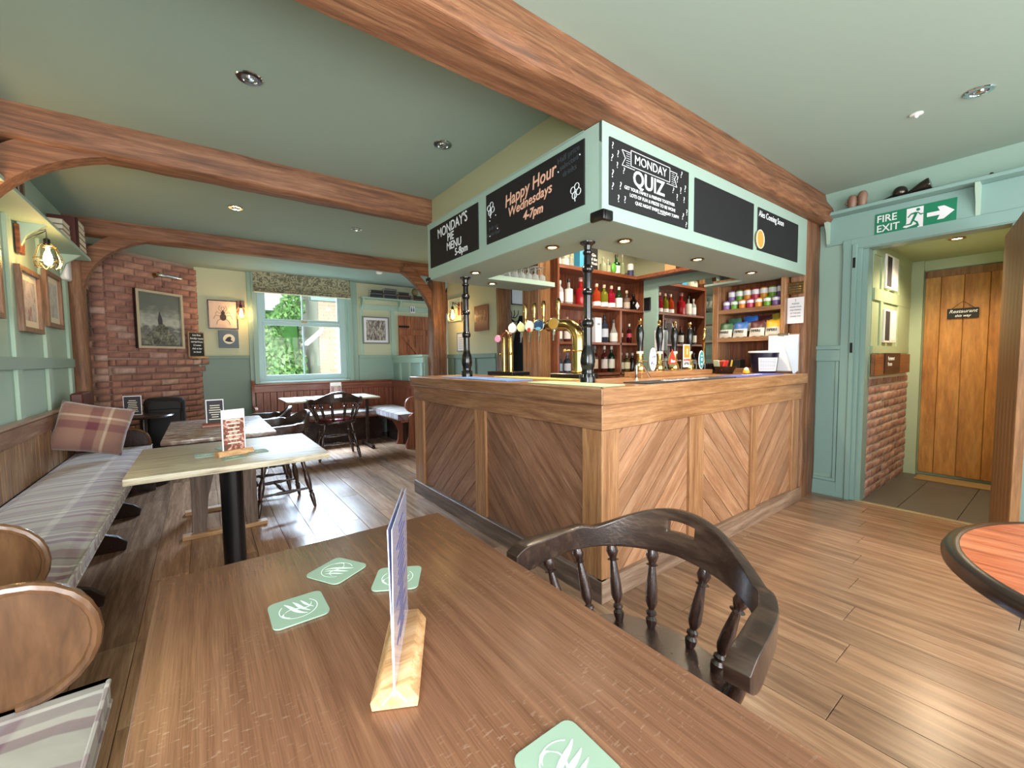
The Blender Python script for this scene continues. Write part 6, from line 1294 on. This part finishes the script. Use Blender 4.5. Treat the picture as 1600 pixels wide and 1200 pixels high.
# toilets door
td = thing('toilet_door', 'orange brown ledged plank door with black strap hinge beyond the partition', 'door', (1.52, YB-.02, 0))
for i in range(4): obj('door_board', B().box(1.23+i*.15+.001, YB-.03, .02, 1.23+(i+1)*.15-.001, YB-.004, 2.04, .004), 'reddoor', td)
obj('ledge', B().box(1.23, YB-.045, 1.70, 1.83, YB-.03, 1.80, .003), 'reddoor', td); obj('diagonal_brace', B().prism([(1.26, 1.70), (1.34, 1.70), (1.80, 1.16), (1.72, 1.16)], YB-.045, YB-.03, 1), 'reddoor', td)
obj('strap_hinge', B().box(1.22, YB-.052, 1.83, 1.42, YB-.045, 1.865, .002), 'black', td)
ts = thing('toilet_sign', 'small white sign with two black figures over the plank door', 'sign', (1.51, YB-.03, 2.10)); obj('plate', B().box(1.46, YB-.022, 2.10, 1.55, YB-.018, 2.22, .001), 'white', ts)
b = B()
for cx in (1.485, 1.525): b.prism([(cx-.009, 2.125), (cx-.009, 2.18), (cx+.009, 2.18), (cx+.009, 2.125)], YB-.0235, YB-.022, 1); b.prism(ell(cx, 2.193, .008, .009, 10), YB-.0235, YB-.022, 1)
obj('figures', b, 'print', ts)
fs = thing('book_shelf', 'high shelf with stacked grey books above the toilets door', 'shelf', (1.2, YB-.1, 2.30)); obj('board', B().box(.56, YB-.18, 2.285, 1.95, YB, 2.305, .003), 'sage_light', fs)
for x in (.60, 1.25): obj('bracket', B().prism([(YB, 2.10), (YB-.03, 2.14), (YB-.10, 2.2), (YB-.15, 2.285), (YB, 2.285)], x-.012, x+.012, 0), 'sage_light', fs)
k_ = 0
for x0, x1, z, c in ((.70, .92, 0, '#34363a'), (.71, .91, 1, '#4a4c50'), (.72, .92, 2, '#2c2e33'), (.94, 1.16, 0, '#3c3c40'), (.95, 1.15, 1, '#55565a'), (.94, 1.14, 2, '#403c3a'), (.95, 1.16, 3, '#6a6c70'), (1.19, 1.40, 0, '#4a3c34'), (1.2, 1.42, 1, '#5c4c40'), (1.19, 1.38, 2, '#3c322e'), (1.46, 1.66, 0, '#5a4630'), (1.46, 1.64, 1, '#3a3230')):
    t_ = thing('book', ['lowest', 'second', 'third', 'topmost'][z]+' book of the '+('left' if x0 < .93 else 'second' if x0 < 1.18 else 'third' if x0 < 1.43 else 'right hand')+' stack on the far high shelf', 'book', ((x0+x1)/2, YB-.1, 2.306+z*.042), 'books on the far high shelf')
    if c not in bkm: bkm[c] = plain('book_cloth_'+c[1:], c, .6)
    z0 = 2.3065+z*.042; obj('cover', B().box(x0, YB-.16, z0, x1, YB-.02, z0+.003).box(x0, YB-.16, z0+.037, x1, YB-.02, z0+.04).box(x0, YB-.16, z0, x1, YB-.157, z0+.04), bkm[c], t_); obj('pages', B().box(x0+.003, YB-.156, z0+.003, x1-.003, YB-.022, z0+.037), 'cream_label', t_)
tag(obj('gold_ornament', B().sphere((1.52, YB-.1, 2.46), .07, 12, 8, (.9, .5, 1)), plain('straw_gold', '#8c7a50', .6)), 'straw coloured round ornament on the far shelf books', 'ornament')
# side wall items
def panel_x(y0, y1, z0, z1, col, label, name='wall_sign', frame=None):
    t_ = thing(name, label, 'sign', (1.39, (y0+y1)/2, z0)); obj('panel', B().box(1.38, y0, z0, 1.398, y1, z1, .002), col, t_)
    if frame: obj('frame', B().box(1.374, y0-.012, z0-.012, 1.399, y0, z1+.012).box(1.374, y1, z0-.012, 1.399, y1+.012, z1+.012).box(1.374, y0, z0-.012, 1.399, y1, z0).box(1.374, y0, z1, 1.399, y1, z1+.012), frame, t_)
    return t_
p1 = panel_x(3.13, 3.46, 1.63, 1.96, plain('rust_sign', '#7c4630', .4, vary=.2, bscale=30), 'rust brown sign with faded lettering beside the dark post'); text('lettering', 'ALES &\nSTOUT', .08, plainname('faded', '#a87858'), p1, (1.378, 3.295, 1.82), (0, -1, 0), (0, 0, 1), 'CENTER', .001)
p2 = panel_x(3.83, 4.17, 1.82, 2.12, 'sage_light', 'pale ornate framed poster left of the glowing wall lamp', frame='cream_label'); text('lettering', 'RULES', .05, 'grey', p2, (1.378, 4.0, 2.06), (0, -1, 0), (0, 0, 1), 'CENTER', .001)
for i in range(5): obj('print_line', B().box(1.3775, 3.9, 1.86+i*.033, 1.379, 4.1, 1.866+i*.033), 'grey', p2)
p3 = panel_x(3.74, 3.93, 1.38, 1.62, 'white', 'small silver framed notice below the wall lamp', frame='steel')
for i in range(6): obj('print_line', B().box(1.3775, 3.77, 1.41+i*.03, 1.379, 3.9, 1.416+i*.03), 'grey', p3)
wp = frame_y(1.95, 2.22, 2.02, 2.3, 'small black framed print above the coat hooks', .014, 'darkplain', 'white', yb=3.42)
hk = thing('coat_hooks', 'black iron triple coat hook beyond the dark post', 'hook', (1.96, 3.40, 1.85)); hb2 = B().box(1.93, 3.405, 1.80, 1.97, 3.418, 1.86)
for dx_ in (-.05, 0, .06): hb2.tube([(1.95, 3.40, 1.84), (1.95+dx_*.6, 3.34, 1.83), (1.95+dx_, 3.31, 1.88), (1.95+dx_*1.2, 3.32, 1.93)], .006, 6); hb2.tube([(1.95, 3.40, 1.82), (1.95+dx_*.6, 3.35, 1.77), (1.95+dx_, 3.33, 1.79)], .006, 6)
obj('hook', hb2, 'black', hk)
def coat(x, y, z0, z1, w, col, label, seed):
    rnd = random.Random(seed); b = B(); rings = []; n = 20; K = 12
    for i in range(K+1):
        t = i/K; z = z1+(z0-z1)*t; wr = w*(.25+.75*min(1, t*3)**.7)*(1+.06*t)
        rings.append([b.bm.verts.new((x+wr*math.cos(2*PI*q/n)*(1+.10*math.sin(5*2*PI*q/n+seed)), y+.07*math.sin(2*PI*q/n)*(.5+.5*min(1, t*3)), z)) for q in range(n)])
    for a_, c_ in zip(rings, rings[1:]):
        for q in range(n): b.bm.faces.new((a_[q], a_[(q+1) % n], c_[(q+1) % n], c_[q]))
    b.bm.faces.new(rings[0]); b.bm.faces.new(rings[-1][::-1]); return tag(obj('hanging_coat', b, plain('coat_'+col[1:], col, .9), None, 80), label, 'coat')
coat(2.08, 3.32, .75, 1.86, .13, '#14151c', 'long black coat hanging from the hooks', 1); coat(2.30, 3.30, .8, 1.90, .12, '#5a4a4c', 'mauve brown coat hanging partly behind the plank pillar', 2)
tag(obj('plaster_bracket_light', B().lathe([(.05, 0), (.05, -.015), (.035, -.03), (.01, -.035)], (.55, 4.75, 2.55), 18), 'whitegloss'), 'small white ceiling fitting just beyond the farther beam', 'ceiling fitting')
